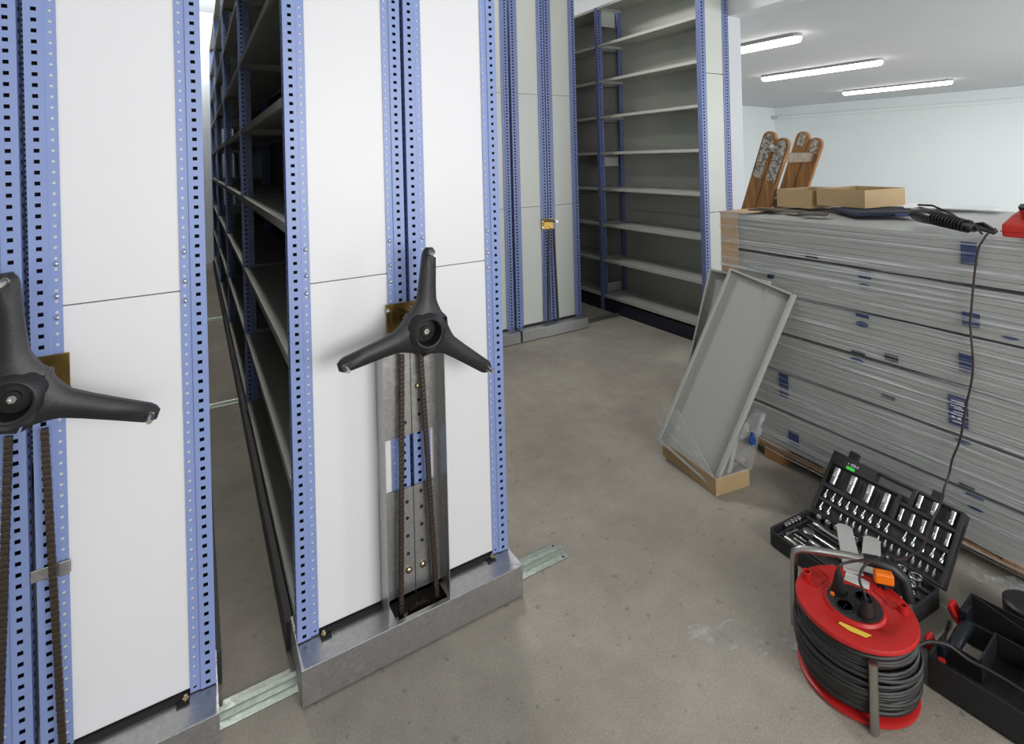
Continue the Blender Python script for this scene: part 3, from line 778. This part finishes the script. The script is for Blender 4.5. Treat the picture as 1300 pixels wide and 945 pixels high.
sheet(m, ((1.865,1.515,.075),(2.05,1.48,.075),(2.14,1.47,.30),(2.03,1.462,.335)), 16, .012, 3)
sheet(m, ((2.05,1.48,.075),(2.07,1.62,.08),(2.16,1.60,.30),(2.14,1.47,.30)), 12, .012, 4)
m.tube([(1.861,1.856,.192),(1.858,1.74,.155),(1.860,1.62,.112),(1.861,1.527,.08)], .0022, 6)
m.tube([(1.866,1.715,.285),(1.861,1.62,.18),(1.861,1.527,.082)], .0018, 6)
tag(m.build('plastic_bag', M_['bag'], smooth=50), 'clear plastic bag bunched round the feet of the leaning shelves', 'plastic bag')
t = thing('bag_tie', 'small blue plastic tag on the clear bag beside the leaning shelves', 'tag', (2.022,1.455,.205))
MB().loft([[(x*w,y*.006,z) for x,y in ((-1,-1),(1,-1),(1,1),(-1,1))] for z,w in ((-.002,.012),(.018,.017),(.036,.006),(.050,.005))]).build('tag', M_['bluefilm'], t, bevel=.002)

# crumpled film on the open floor
m = MB(); A, B = Vector((1.25,1.135,0)), Vector((1.50,.955,0)); d = (B-A); w = Vector((-d.y,d.x,0)).normalized(); nx, ny = 34, 12
rnd = random.Random(5)
ph = [(rnd.uniform(8,30), rnd.uniform(2,9), rnd.uniform(0,6)) for _ in range(7)]
def fq(i, j):
    a, b = i/nx, j/ny-.5
    wd = .035+.05*math.sin(math.pi*min(1,a*1.05))+.03*a
    h = .5+.5*sum(math.sin(f*a+g*b*2+p) for f, g, p in ph)/3
    h = max(0, h)*(.006+.03*max(0,a-.45))*(1-abs(b)*1.5)
    p = A+d*a+w*(wd*b+.012*math.sin(a*17)); p.z = .002+max(0,h); return p
for i in range(nx):
    for j in range(ny): m.poly([fq(i,j),fq(i+1,j),fq(i+1,j+1),fq(i,j+1)])
tag(m.build('film_scrap', M_['scrap'], smooth=30), 'crumpled scrap of clear film lying on the concrete floor', 'plastic film')
m = MB(); A = Vector((2.20,.72,0))
ph = [(rnd.uniform(8,30), rnd.uniform(8,30), rnd.uniform(0,6)) for _ in range(7)]
def fq2(i, j):
    a, b = i/20, j/20
    h = .5+.5*sum(math.sin(f*a+g*b+p) for f, g, p in ph)/3
    return Vector((2.21+.085*a, .80-.42*b, .004+max(0,h)*.05*math.sin(math.pi*min(1,a+.1))*math.sin(math.pi*b)))
for i in range(20):
    for j in range(20): m.poly([fq2(i,j),fq2(i+1,j),fq2(i+1,j+1),fq2(i,j+1)])
tag(m.build('film_scrap', M_['scrap'], smooth=30), 'crumpled film bunched on the floor at the foot of the pallet', 'plastic film')

# ------------------------------------------------------------------ open socket case
AX = Vector((-.0716,-.9974,0)).normalized(); BX = Vector((-.9974,.0716,0)).normalized()
H0 = Vector((2.035,1.218,0))
MCB = frame(H0, -AX, BX, (0,0,1))                       # base: (-a, b, z)
c5, s5 = math.cos(R(50)), math.sin(R(50))
LX = -BX*c5+Vector((0,0,1))*s5
MCL = frame(H0+Vector((0,0,.056)), AX, LX, AX.cross(LX))  # lid: (a, b, n)
t = thing('tool_case', 'open black socket set case on the floor against the wrapped stack', 'tool case', M=MCB)
inv = MCB.inverted()
def lidm(): return MB(inv @ MCL)
def rrect(x0, x1, y0, y1, r, n=5):
    p = []
    for cx, cy, a0 in ((x1-r,y1-r,0),(x0+r,y1-r,90),(x0+r,y0+r,180),(x1-r,y0+r,270)):
        for k in range(n+1): a = R(a0+90*k/n); p.append((cx+r*math.cos(a), cy+r*math.sin(a)))
    return p
# base tray
m = MB(); m.prism(rrect(-.443,.003,.002,.240,.022),.002,.036)
base = m.build('case_base', M_['casein'], t, bevel=.004)
m = MB()
o_, i_ = rrect(-.443,.003,.002,.240,.022), rrect(-.434,-.006,.010,.231,.016)
m.loft([[(p[0],p[1],.036) for p in o_],[(p[0],p[1],.056) for p in o_],[(p[0],p[1],.056) for p in i_],[(p[0],p[1],.036) for p in i_]], caps=False)
m.build('rim', M_['casein'], base)
m = MB()                                                # ribs between the pockets
for x0,x1,y0,y1 in ((-.43,-.01,.030,.044),(-.30,-.04,.070,.082),(-.36,-.03,.134,.145),(-.36,-.02,.203,.210),(-.36,-.34,.04,.22),(-.03,-.022,.05,.22),(-.43,-.36,.083,.092)):
    m.box(x0,x1,y0,y1,.036,.047)
m.build('pocket_rib', M_['casein'], base, bevel=.003)
# lid
m = lidm()
m.box(.0,.442,0,.205,-.036,-.014); m.box(0,.165,.205,.244,-.036,-.014); m.box(.285,.442,.205,.244,-.036,-.014); m.box(.165,.285,.236,.246,-.030,-.008)
lid = m.build('case_lid', M_['casein'], t, bevel=.004)
m = lidm()
for x0,x1,y0,y1 in ((0,.442,0,.010),(.012,.43,.047,.059),(.012,.43,.101,.116),(0,.012,.010,.244),(.43,.442,.010,.244),(.012,.165,.196,.244),(.248,.262,.116,.205),(.262,.43,.172,.184),(.285,.300,.184,.244),(.300,.43,.237,.244),(.165,.248,.198,.206)):
    m.box(x0,x1,y0,y1,-.014,0)
m.build('lid_rib', M_['casein'], lid, bevel=.003)
for a0, a1 in ((.052,.088),(.336,.368)):
    lidm().box(a0,a1,.244,.272,-.020,-.006).build('latch', M_['black'], t, bevel=.003)
g = lidm(); g.prism(rrect(.064,.096,.200,.212,.0058),0,.0008); g.build('size_sticker', M_['green'], lid)
g = lidm()
for a0,a1,b0,b1 in ((.066,.070,.219,.223),(.078,.081,.217,.226),(.083,.088,.217,.219),(.083,.088,.223,.226),(.090,.093,.217,.226),(.095,.100,.220,.223),(.102,.104,.217,.226)):
    g.box(a0,a1,b0,b1,0,.0006)
g.build('brand_mark', M_['white'], lid)

def ordinal(n): return ('first','second','third','fourth','fifth','sixth','seventh','eighth','ninth','tenth','eleventh','twelfth','thirteenth','fourteenth','fifteenth')[n]
def lathe_mesh(name, prof, mt, n=20, smooth=35):
    o = MB().lathe(prof, n).build(name, mt, smooth=smooth); me = o.data; bpy.data.objects.remove(o); return me
big = lathe_mesh('deep_socket', [(.0085,.0),(.0105,.001),(.0110,.003),(.0110,.026),(.0125,.028),(.0125,.032),(.0118,.034),(.0118,.065),(.0105,.0665),(.0085,.0665),(.0085,.06),(.001,.06)], M_['chrome'])
mid = lathe_mesh('socket', [(.004,0),(.0064,.001),(.0066,.002),(.0066,.017),(.0060,.019),(.0060,.023),(.0066,.025),(.0066,.043),(.0055,.044),(.0045,.044),(.0045,.038),(.001,.038)], M_['chrome'])
upr = lathe_mesh('socket', [(.006,0),(.0082,.001),(.0086,.002),(.0086,.012),(.0078,.014),(.0084,.017),(.0090,.019),(.0090,.045),(.0078,.046),(.0065,.046),(.0065,.04),(.001,.04)], M_['chrome'])
bit = lathe_mesh('bit_socket', [(.0045,0),(.0062,.001),(.0064,.002),(.0064,.011),(.0052,.013),(.0046,.017),(.0026,.020),(.0024,.033),(.0012,.034)], M_['chrome'], 14)
sml = lathe_mesh('hex_bit', [(.0035,0),(.0042,.001),(.0042,.013),(.0030,.015),(.0026,.024),(.0012,.026)], M_['steel'], 6)
def lidset(me, name, xs, b0, labelf, cat, grp, r):
    for k, a in enumerate(xs):
        o = bpy.data.objects.new(name, me); C.objects.link(o)
        o.matrix_world = MCL @ Matrix.Translation((a, b0, -.013+r)) @ Matrix.Rotation(R(-90),4,'X')
        tag(o, labelf(k), cat, grp)
lidset(big,'deep_socket',(.0415,.1055,.167,.2235),.121,lambda k:'large chrome deep socket in the case lid, %s from the left of four'%ordinal(k),'socket','large deep sockets in the lid',.0125)
lidset(mid,'socket',(.2755,.310,.3445,.3805,.416),.121,lambda k:'slim chrome socket in the middle row of the lid right half, %s of five'%ordinal(k),'socket','slim sockets in the lid',.0066)
lidset(upr,'socket',(.3145,.3595,.411),.188,lambda k:'chrome socket in the top row by the lid right latch, %s of three'%ordinal(k),'socket','upper sockets in the lid',.009)
lidset(bit,'bit_socket',(.0295,.059,.0855,.1135,.142,.1695,.196,.2245,.251),.064,lambda k:'chrome bit socket in the long row of the lid left half, %s of nine'%ordinal(k),'bit','bit sockets in the lid',.0064)
lidset(bit,'bit_socket',(.3065,.3335,.3625,.3905,.4175),.067,lambda k:'chrome bit socket in the long row of the lid right half, %s of five'%ordinal(k),'bit','bit sockets in the lid',.0064)
lidset(bit,'bit_socket',(.030,.0605),.014,lambda k:'chrome bit socket in the lowest lid row, %s from the left'%ordinal(k),'bit','bit sockets in the lid',.0064)
lidset(sml,'hex_bit',(.104,.128,.151,.174,.196,.2365,.259,.280,.303,.327,.3465,.367,.388,.408),.018,lambda k:'small steel screwdriver bit in the lowest lid row, %s of fourteen'%ordinal(k),'bit','small bits in the lid',.0042)
# standing sockets in the base (open ends up) and lying tools
def ring(a, b, r, lab, h=.024):
    o = MB().lathe([(r*.8,0),(r,.001),(r,h),(r*.86,h+.0015),(r*.78,h),(r*.78,.006),(.0008,.006)], 24).build('socket', M_['chrome'], smooth=35)
    o.matrix_world = MCB @ Matrix.Translation((-a, b, .0365)); tag(o, lab, 'socket', 'sockets standing in the case base')
side_a = [.050,.085,.118,.186,.222,.262,.296]
for k, (a, r) in enumerate(zip(side_a, (.0095,.0105,.011,.012,.0125,.0135,.0145))):
    ring(a, .020, r, 'socket standing open end up along the case hinge, %s from the left'%ordinal(k))
ring(.338,.0235,.0165,'larger socket along the hinge just left of the two biggest sockets')
ring(.382,.0285,.0195,'biggest socket in the case base, next to the hinge',.028)
ring(.386,.0735,.0195,'biggest socket in the case base, the one nearer the reel',.028)
for k, b in enumerate((.102,.121,.138,.156)): ring(.407, b, .0095-.0006*k, 'little socket at the right end of the case base, %s after the big pair'%ordinal(k))
for k, b in enumerate((.086,.105,.124,.143,.160)): ring(.014, b, .0080, 'little socket at the left end of the case base, %s from the hinge'%ordinal(k), .02)
def bar(name, a0, b0, a1, b1, prof, m_, lab, cat, grp=None, z=.047):
    P0 = MCB @ Vector((-a0,b0,z)); P1 = MCB @ Vector((-a1,b1,z)); d = P1-P0; L = d.length
    t = thing(name, lab, cat, M=frame(P0, d.cross(Vector((0,0,1))), d.cross(Vector((0,0,1))).cross(d), d), group=grp)
    return t, L
t2, L = bar('extension_bar', .053,.057,.245,.060,None,None,'long chrome extension bar lying across the case base near the hinge','extension bar')
MB().lathe([(.0085,0),(.0095,.002),(.0095,.035),(.006,.045),(.0058,L-.02),(.0075,L-.016),(.0075,L)],16).build('shaft', M_['chrome'], t2, smooth=35)
t2, L = bar('ratchet_wrench', .075,.116,.205,.119,None,None,'chrome ratchet with a round head in the middle of the case base','ratchet')
MB(Matrix.Rotation(R(90),4,'X')).lathe([(.016,-.008),(.019,-.006),(.019,.006),(.016,.009),(.008,.009),(.008,.012),(.002,.012)],24).build('head', M_['steel'], t2, smooth=40)
MB().lathe([(.006,.015),(.0055,.04),(.0075,.06),(.0085,.10),(.007,L)],16).build('handle', M_['chrome'], t2, smooth=40)
t2, L = bar('screwdriver_handle', .050,.216,.126,.218,None,None,'fat chrome spinner handle near the front left of the case base','screwdriver')
MB().lathe([(.006,0),(.011,.004),(.0115,.04),(.009,.05),(.0065,.06),(.0065,L)],16).build('grip', M_['steel'], t2, smooth=40)
t2, L = bar('bit_driver', .105,.157,.178,.155,None,None,'short chrome bit driver lying beside the ratchet','screwdriver')
MB().lathe([(.007,0),(.0095,.003),(.0095,.036),(.0055,.042),(.005,L-.01),(.0065,L)],16).build('grip', M_['chrome'], t2, smooth=40)
t2, L = bar('universal_joint', .056,.170,.102,.168,None,None,'small chrome universal joint left of the bit driver','joint')
MB().lathe([(.003,0),(.005,.002),(.005,.014),(.003,.017),(.006,.022),(.006,.028),(.0035,.032),(.003,L)],12).build('body', M_['chrome'], t2, smooth=40)
t2, L = bar('sliding_bar', .066,.190,.130,.188,None,None,'thin steel rod between the spinner handle and the joint','rod')
MB().lathe([(.0028,0),(.0028,L)],10).build('rod', M_['chrome'], t2, smooth=40)
t2, L = bar('extension_bar', .042,.2,.046,.14,None,None,'short chrome extension bar near the left end of the case base','extension bar')
MB().lathe([(.0065,0),(.0065,.018),(.0045,.022),(.0045,L)],12).build('shaft', M_['chrome'], t2, smooth=40)
t2, L = bar('hex_key', .208,.193,.30,.196,None,None,'thin bright hex key beside the reel in the case base','hex key')
MB().lathe([(.0028,0),(.0028,L)],6).build('shaft', M_['chrome'], t2)

# ------------------------------------------------------------------ cable reel lying on its side
RC = Vector((1.535,.800,0))
t = thing('cable_reel', 'red cable reel lying flat on the floor in front of the socket case', 'cable reel', RC)
MB().lathe([(.001,.004),(.135,.004),(.142,.007),(.142,.014),(.135,.017),(.001,.017)],56).build('lower_flange', M_['red'], t, smooth=40)
MB().lathe([(.075,.017),(.075,.188)],32).build('drum', M_['deepblack'], t, smooth=40)
m = MB(); rnd = random.Random(3)
for k in range(46):
    z = .028+.150*(k % 23)/22; lay = k//23
    rr = .1285+.006*lay*math.sin(math.pi*(k % 23)/22)+rnd.uniform(-.004,.006)+.008*math.sin(math.pi*(k % 23)/22)
    tx, ty, p1, p2 = rnd.uniform(-.008,.008), rnd.uniform(-.008,.008), rnd.uniform(0,6), rnd.uniform(0,6)
    pts = [((rr+.002*math.sin(2*a+p1)+.0015*math.sin(5*a+p2))*math.cos(a), (rr+.002*math.sin(2*a+p1))*math.sin(a), min(.181,max(.024,z+tx*math.cos(a)+ty*math.sin(a)))) for a in [2*math.pi*j/44 for j in range(44)]]
    m.tube(pts, .0046, 6, closed=True)
m.build('cable_winding', M_['cable'], t, smooth=60)
m = MB(); m.lathe([(.066,.189),(.1,.187),(.138,.187),(.1435,.190),(.1445,.196),(.142,.201),(.135,.202),(.082,.200),(.078,.197),(.074,.197),(.070,.204),(.066,.204)],64)
uf = m.build('upper_flange', M_['red'], t, smooth=40)
for a0, a1 in ((R(70),R(108)),(R(-40),R(-5))):          # raised sector ribs on the red disc
    m = MB()
    for r0, r1 in ((.088,.0905),(.130,.1325)):
        n = 10
        for k in range(n):
            x = a0+(a1-a0)*k/n; y = a0+(a1-a0)*(k+1)/n
            m.prism([(r0*math.cos(x),r0*math.sin(x)),(r1*math.cos(x),r1*math.sin(x)),(r1*math.cos(y),r1*math.sin(y)),(r0*math.cos(y),r0*math.sin(y))],.2005,.2035)
    for a in (a0,a1):
        c, s_ = math.cos(a), math.sin(a); m.prism([(.088*c-.001*s_,.088*s_+.001*c),(.132*c-.001*s_,.132*s_+.001*c),(.132*c+.001*s_,.132*s_-.001*c),(.088*c+.001*s_,.088*s_-.001*c)],.2005,.2035)
    m.build('sector_rib', M_['red'], uf)
for x, y in ((-.018,.122),(.083,-.082)):
    MB(Matrix.Translation((x,y,.198))).lathe([(.0135,0),(.0125,.022),(.008,.022),(.007,.008),(.001,.008)],18).build('stud_socket', M_['red'], uf, smooth=35)
m = MB(); m.lathe([(.001,.196),(.062,.196),(.064,.203),(.066,.205),(.060,.207),(.001,.207)],48)
pl = m.build('socket_plate', M_['black'], t, smooth=40)
SK = [(-.033,.012),(-.012,.040) ,(.030,.018),(-.008,-.042)]
for x, y in ((-.036,.006),(.0,.040),(.036,-.004),(-.022,-.040)):
    c = MB(Matrix.Translation((x,y,.2072))); c.lathe([(.0185,0),(.0185,.004),(.0205,.005),(.0215,.0),(.0215,-.001)],24); c.lathe([(.0005,.0006),(.0185,.0006)],24)
    s_ = c.build('outlet', M_['deepblack'], pl, smooth=35)
    for dx in (-.006,.006): MB(Matrix.Translation((x+dx,y,.2079))).lathe([(.0025,0),(.0025,.0004),(.0005,.0004)],10).build('pin_hole', M_['rubber'], s_)
MB(Matrix.Translation((-.024,.046,.206))).lathe([(.006,0),(.005,.006),(.002,.007)],14).build('reset_button', M_['orange'], pl, smooth=40)
def flat(name, pts, z, m_, par):
    return MB().prism(pts, z, z+.0008).build(name, M_[m_], par)
flat('rating_label', [(.062,.060),(.105,.075),(.112,.015),(.082,.002)], .2022, 'stripgrey', uf)
flat('warning_label', [(-.100,-.010),(-.092,-.010),(-.066,-.075),(-.085,-.070),(-.100,-.035)], .2022, 'yellow', uf)
# tubular frame
fr = MB()
fr.tube([(.004,.178,.012),(.004,.177,.12),(.004,.175,.215),(.005,.173,.237),(.016,.160,.249),(.05,.125,.25),(.10,.072,.25),(.145,.015,.248),(.168,-.020,.242),(.180,-.042,.222),(.184,-.052,.17),(.186,-.056,.012)], .0105, 12)
fr.tube([(-.115,-.100,.004),(-.115,-.100,.176)], .0105, 12)
fr.build('frame', M_['steel'], t, smooth=50)
gp = MB(); gp.tube([(.128,.038,.249),(.147,.013,.249),(.168,-.020,.243),(.180,-.043,.222),(.185,-.053,.165)], [.0150,.0165,.0165,.0165,.015], 14)
g = gp.build('carry_grip', M_['black'], t, smooth=50)
MB(Matrix.Translation((.128,-.012,.215)) @ Matrix.Rotation(R(-50),4,'Z')).box(-.022,.026,-.013,.013,0,.030).build('brake_lever', M_['orange'], g, bevel=.005)
MB(Matrix.Translation((.128,-.012,.2)) ).box(-.010,.035,-.012,.012,-.02,.016).build('lever_mount', M_['black'], g, bevel=.003)

# cords and plugs
def plug(t, p, h, off, lean=(0,0)):
    M = Matrix.Translation(Vector(p)-Vector(off)) @ Matrix.Rotation(lean[0],4,'X') @ Matrix.Rotation(lean[1],4,'Y')
    MB(M).loft([[(rx*math.cos(a*math.pi/8), ry*math.sin(a*math.pi/8), z) for a in range(16)] for z, rx, ry in ((0,.0175,.0175),(.010,.018,.018),(.016,.0165,.0165),(.030,.0155,.013),(.045,.012,.010),(h-.004,.0085,.0075),(h,.006,.006))]).build('plug', M_['black'], t, smooth=40)
def smoothpts(P, n=6):
    P = [Vector(p) for p in P]; out = []
    for i in range(len(P)-1):
        p0, p1, p2, p3 = P[max(0,i-1)], P[i], P[i+1], P[min(len(P)-1,i+2)]
        for k in range(n):
            s_ = k/n
            out.append(.5*((2*p1)+(p2-p0)*s_+(2*p0-5*p1+4*p2-p3)*s_*s_+(3*p1-p0-3*p2+p3)*s_**3))
    return out+[P[-1]]
off = Vector((1.535,.842,.2075))
t = thing('tool_power_cord', 'thin dark cord hanging down the stack front and plugged into the red reel', 'cord', off)
P = [(2.315,.722,1.172),(2.290,.712,1.166),(2.274,.725,1.163),(2.264,.739,1.135),(2.262,.752,1.10),(2.262,.765,.997),(2.262,.775,.883),(2.262,.778,.839),(2.262,.773,.728),(2.262,.778,.653),(2.262,.796,.555),(2.262,.814,.439),(2.262,.838,.356),(2.258,.846,.305),(2.222,.849,.262),(2.165,.838,.238),(2.1,.843,.185),(1.98,.820,.166),(1.9,.818,.178),(1.8,.808,.210),(1.66,.818,.261),(1.58,.828,.282),(1.545,.838,.282),(1.535,.842,.272)]
MB().tube(smoothpts(P), .0034, 8).build('cord', M_['cord'], t, off, 60)
plug(t, (1.535,.842,.2075), .066, off, (R(4),R(-6)))
off = Vector((1.513,.760,.2075))
t = thing('power_cord', 'second black cord looping up from the plug nearest the front of the reel', 'cord', off)
P = [(1.513,.760,.245),(1.515,.765,.27),(1.52,.777,.285),(1.55,.788,.294),(1.60,.792,.297),(1.66,.797,.275),(1.72,.80,.262),(1.76,.80,.22),(1.775,.80,.12),(1.785,.79,.03),(1.80,.72,.006),(1.95,.74,.006)]
MB().tube(smoothpts(P), .0034, 8).build('cord', M_['cable'], t, off, 60)
plug(t, (1.513,.760,.2075), .040, off, (R(6),R(0)))
t = thing('reel_supply_cable', 'thick grey-black cable leading from the reel over the open black case', 'cable', (1.66,.69,0)); off = Vector((1.66,.69,0))
P = [(1.575,.672,.13),(1.600,.682,.14),(1.640,.680,.135),(1.673,.672,.128),(1.706,.650,.119),(1.722,.613,.102),(1.733,.580,.099),(1.738,.538,.098),(1.735,.48,.098),(1.72,.42,.096),(1.69,.355,.096),(1.66,.34,.03),(1.63,.30,.006),(1.58,.22,.006)]
MB().tube(smoothpts(P), .0046, 8).build('sheath', M_['cable'], t, off, 60)

# two pale strips between reel and case
for k, (p0, p1) in enumerate((((1.640,.855,.206),(2.035,1.092,.066)),((1.675,.826,.209),(2.045,1.000,.070)))):
    p0, p1 = Vector(p0), Vector(p1); d = p1-p0; L = d.length; x = d.cross(Vector((0,0,1))).normalized()
    t = MB().prism([(-.025,0),(.025,0),(.025,L-.034),(.027,L-.031),(.021,L-.027),(.020,L-.012),(.010,L-.001),(-.010,L-.001),(-.020,L-.012),(-.021,L-.027),(-.027,L-.031),(-.025,L-.034)],0,.0016).build('plastic_strip', M_['stripgrey'])
    t.matrix_world = frame(p0, x, d, x.cross(d)); tag(t, ('left one of two pale grey strips leaning from the reel over the socket case','right one of two pale grey strips leaning from the reel over the socket case')[k], 'strip', 'pale strips on the case')

# ------------------------------------------------------------------ open black tool box at the lower right corner
MK = Matrix.Translation((1.70,.686,0)) @ Matrix.Rotation(R(4),4,'Z')      # x along the handle side (away), -y towards the near right
t = thing('open_tool_box', 'open black plastic carry case with red latches beside the reel', 'tool case', M=MK)
X0, X1, Y0, Y1, HZ = -.035, .315, -.36, 0, .088
m = MB(); w = .005
m.box(X0,X1,Y0,Y0+w,.004,HZ); m.box(X1-w,X1,Y0+w,Y1,.004,HZ); m.box(X0,X0+w,Y0+w,Y1,.004,HZ)
m.box(X0+w,.080,Y1-w,Y1,.004,HZ); m.box(.215,X1-w,Y1-w,Y1,.004,HZ)          # handle side with its gap
m.box(.080,.215,-.085,-.080,.004,HZ-.01); m.box(.080,.084,-.080,Y1,.004,HZ-.02); m.box(.211,.215,-.080,Y1,.004,HZ-.02)
m.box(X0+w,X1-w,Y0+w,-.085,.004,.010); m.box(X0+w,.080,-.085,Y1-w,.004,.010); m.box(.215,X1-w,-.085,Y1-w,.004,.010)
sh = m.build('shell', M_['black'], t, bevel=.002)
m = MB()
m.box(.211,.215,-.30,-.085,.010,.075); m.box(.06,.211,-.175,-.171,.010,.065); m.box(.215,X1-w,-.16,-.156,.010,.065); m.box(X0+w,.211,-.27,-.266,.010,.07)
m.build('divider', M_['black'], t, bevel=.0015)
m = MB(); o_, i_ = rrect(X0-.004,X1+.004,Y0-.004,Y1+.004,.018), None
MB().tube([(.082,-.024,.056),(.10,-.022,.060),(.148,-.021,.061),(.195,-.022,.060),(.213,-.024,.056)], [.013,.016,.017,.016,.013], 16).build('carry_handle', M_['blackgloss'], t, smooth=50)
for x in (.040,.228):
    lt = MB(Matrix.Translation((x,.004,.056)) @ Matrix.Rotation(R(-28),4,'X')); lt.box(-.019,.019,-.002,.010,-.035,.036); lt.box(-.013,.013,.010,.018,-.005,.025)
    lt.build('latch', M_['red'], t, bevel=.003)
    MB().box(x-.020,x+.020,-.020,-.004,.060,.092).build('hinge_block', M_['blackgloss'], t, bevel=.003)
# cordless tool lying in it
MG = MK @ Matrix.Translation((.245,-.255,.070)) @ Matrix.Rotation(R(35),4,'Z')
t = thing('cordless_drill', 'black cordless drill with red collar lying in the open carry case', 'power tool', M=MG)
MB(Matrix.Rotation(R(90),4,'Y')).lathe([(.012,-.10),(.030,-.096),(.034,-.05),(.034,.03),(.028,.045),(.026,.05)],24).build('motor_housing', M_['black'], t, smooth=40)
MB(Matrix.Rotation(R(90),4,'Y')).lathe([(.0335,-.012),(.0355,-.010),(.0355,.004),(.0335,.006)],24).build('collar', M_['red'], t, smooth=40)
MB(Matrix.Rotation(R(90),4,'Y')).lathe([(.026,.05),(.027,.052),(.024,.085),(.014,.10),(.006,.102)],20).build('chuck', M_['rubber'], t, smooth=40)
MB().loft([[(x0+dx*sx, -.02-.11*q, sz*.017) for dx,sx,sz in ((.02,-1,-1),(.02,1,-1),(.02,1,1),(.02,-1,1))] for q, x0 in ((0,-.03),(.5,-.035),(1,-.045))]).build('grip', M_['black'], t, bevel=.004)
# flat round black cap standing on the far rim side
t = thing('round_canister', 'squat black round tool body with red band at the right frame edge', 'power tool', (2.10,.600,0))
MB().lathe([(.05,.001),(.056,.006),(.056,.055),(.058,.058),(.058,.086),(.050,.092),(.046,.090),(.001,.090)],36).build('body', M_['black'], t, smooth=40)
MB().lathe([(.0562,.036),(.0582,.038),(.0582,.049),(.0562,.051)],36).build('band', M_['red'], t, smooth=40)

# ------------------------------------------------------------------ light and camera
def area(name, loc, target, size, size_y, power, col=(1,1,1)):
    l = bpy.data.lights.new(name, 'AREA'); l.shape = 'RECTANGLE'; l.size = size; l.size_y = size_y; l.energy = power; l.color = col
    o = bpy.data.objects.new(name, l); C.objects.link(o); o.location = loc
    o.rotation_euler = (Vector(target)-Vector(loc)).to_track_quat('-Z','Y').to_euler(); return o
area('window_light', (.9,-3.4,1.9), (1.3,2,1.2), 5, 2.6, 62, (1,.985,.97))
area('fill_light_near', (1.1,-1.7,1.5), (.7,1.6,1.25), 1.3, 1.1, 46, (1,.985,.96))  # added soft fill behind the camera, no window there
area('ceiling_light_aisle', (1.75,3.75,3.68), (1.75,3.75,0), .5, .6, 60, (1,.98,.95))
area('ceiling_light_rear', (1.9,6.5,3.68), (1.9,6.5,0), 3, 2, 60, (1,.98,.95))
area('aisle_gap_fill', (.12,4.6,3.72), (.12,4.6,0), .2, 6, 45, (1,.98,.95))  # strip lamp added to brighten the narrow aisle, no fitting modelled
area('ceiling_light_back', (-.6,8.7,3.6), (0,9.2,1.5), 5, .4, 120)
area('side_room_fill', (9.0,2.0,2.5), (9.0,2.0,0), 6, 6, 150, (.95,.98,1))  # broad fill added besides the room's own fittings
area('side_room_front_fill', (8.5,-3.4,1.4), (10.5,6,1.2), 6, 2, 420, (.93,.97,1))  # unseen broad lamp aimed at the far end of the side room
w = bpy.data.worlds.new('World'); S.world = w; w.use_nodes = True
bg = w.node_tree.nodes['Background']; bg.inputs['Color'].default_value = (.93,.97,1,1); bg.inputs['Strength'].default_value = .5
F, CX, CY, ROLL, YAW, EYE = 679.95, 650, 201.09, -.025, .5365, 1.45
cd = bpy.data.cameras.new('camera'); cam = bpy.data.objects.new('camera', cd); C.objects.link(cam)
cd.sensor_fit = 'HORIZONTAL'; cd.sensor_width = 36; cd.lens = F/1300*36
cd.shift_x = (650-CX)/1300; cd.shift_y = -(945/2-CY)/1300
cd.clip_start = .02
fwd = Vector((math.sin(YAW), math.cos(YAW), 0)); right = Vector((math.cos(YAW), -math.sin(YAW), 0)); up = Vector((0,0,1))
cr, sr = math.cos(ROLL), math.sin(ROLL)
# image x = cr*X - sr*Y(down)
rx = right*cr+up*sr; ry = up*cr-right*sr
cam.matrix_world = frame((0,0,EYE), rx, ry, -fwd)
S.camera = cam
S.view_settings.view_transform = 'Standard'; S.view_settings.look = 'None'; S.view_settings.exposure = 0; S.view_settings.gamma = 1
S.cycles.use_denoising = True; S.cycles.max_bounces = 8; S.cycles.transparent_max_bounces = 16; S.cycles.sample_clamp_indirect = 6
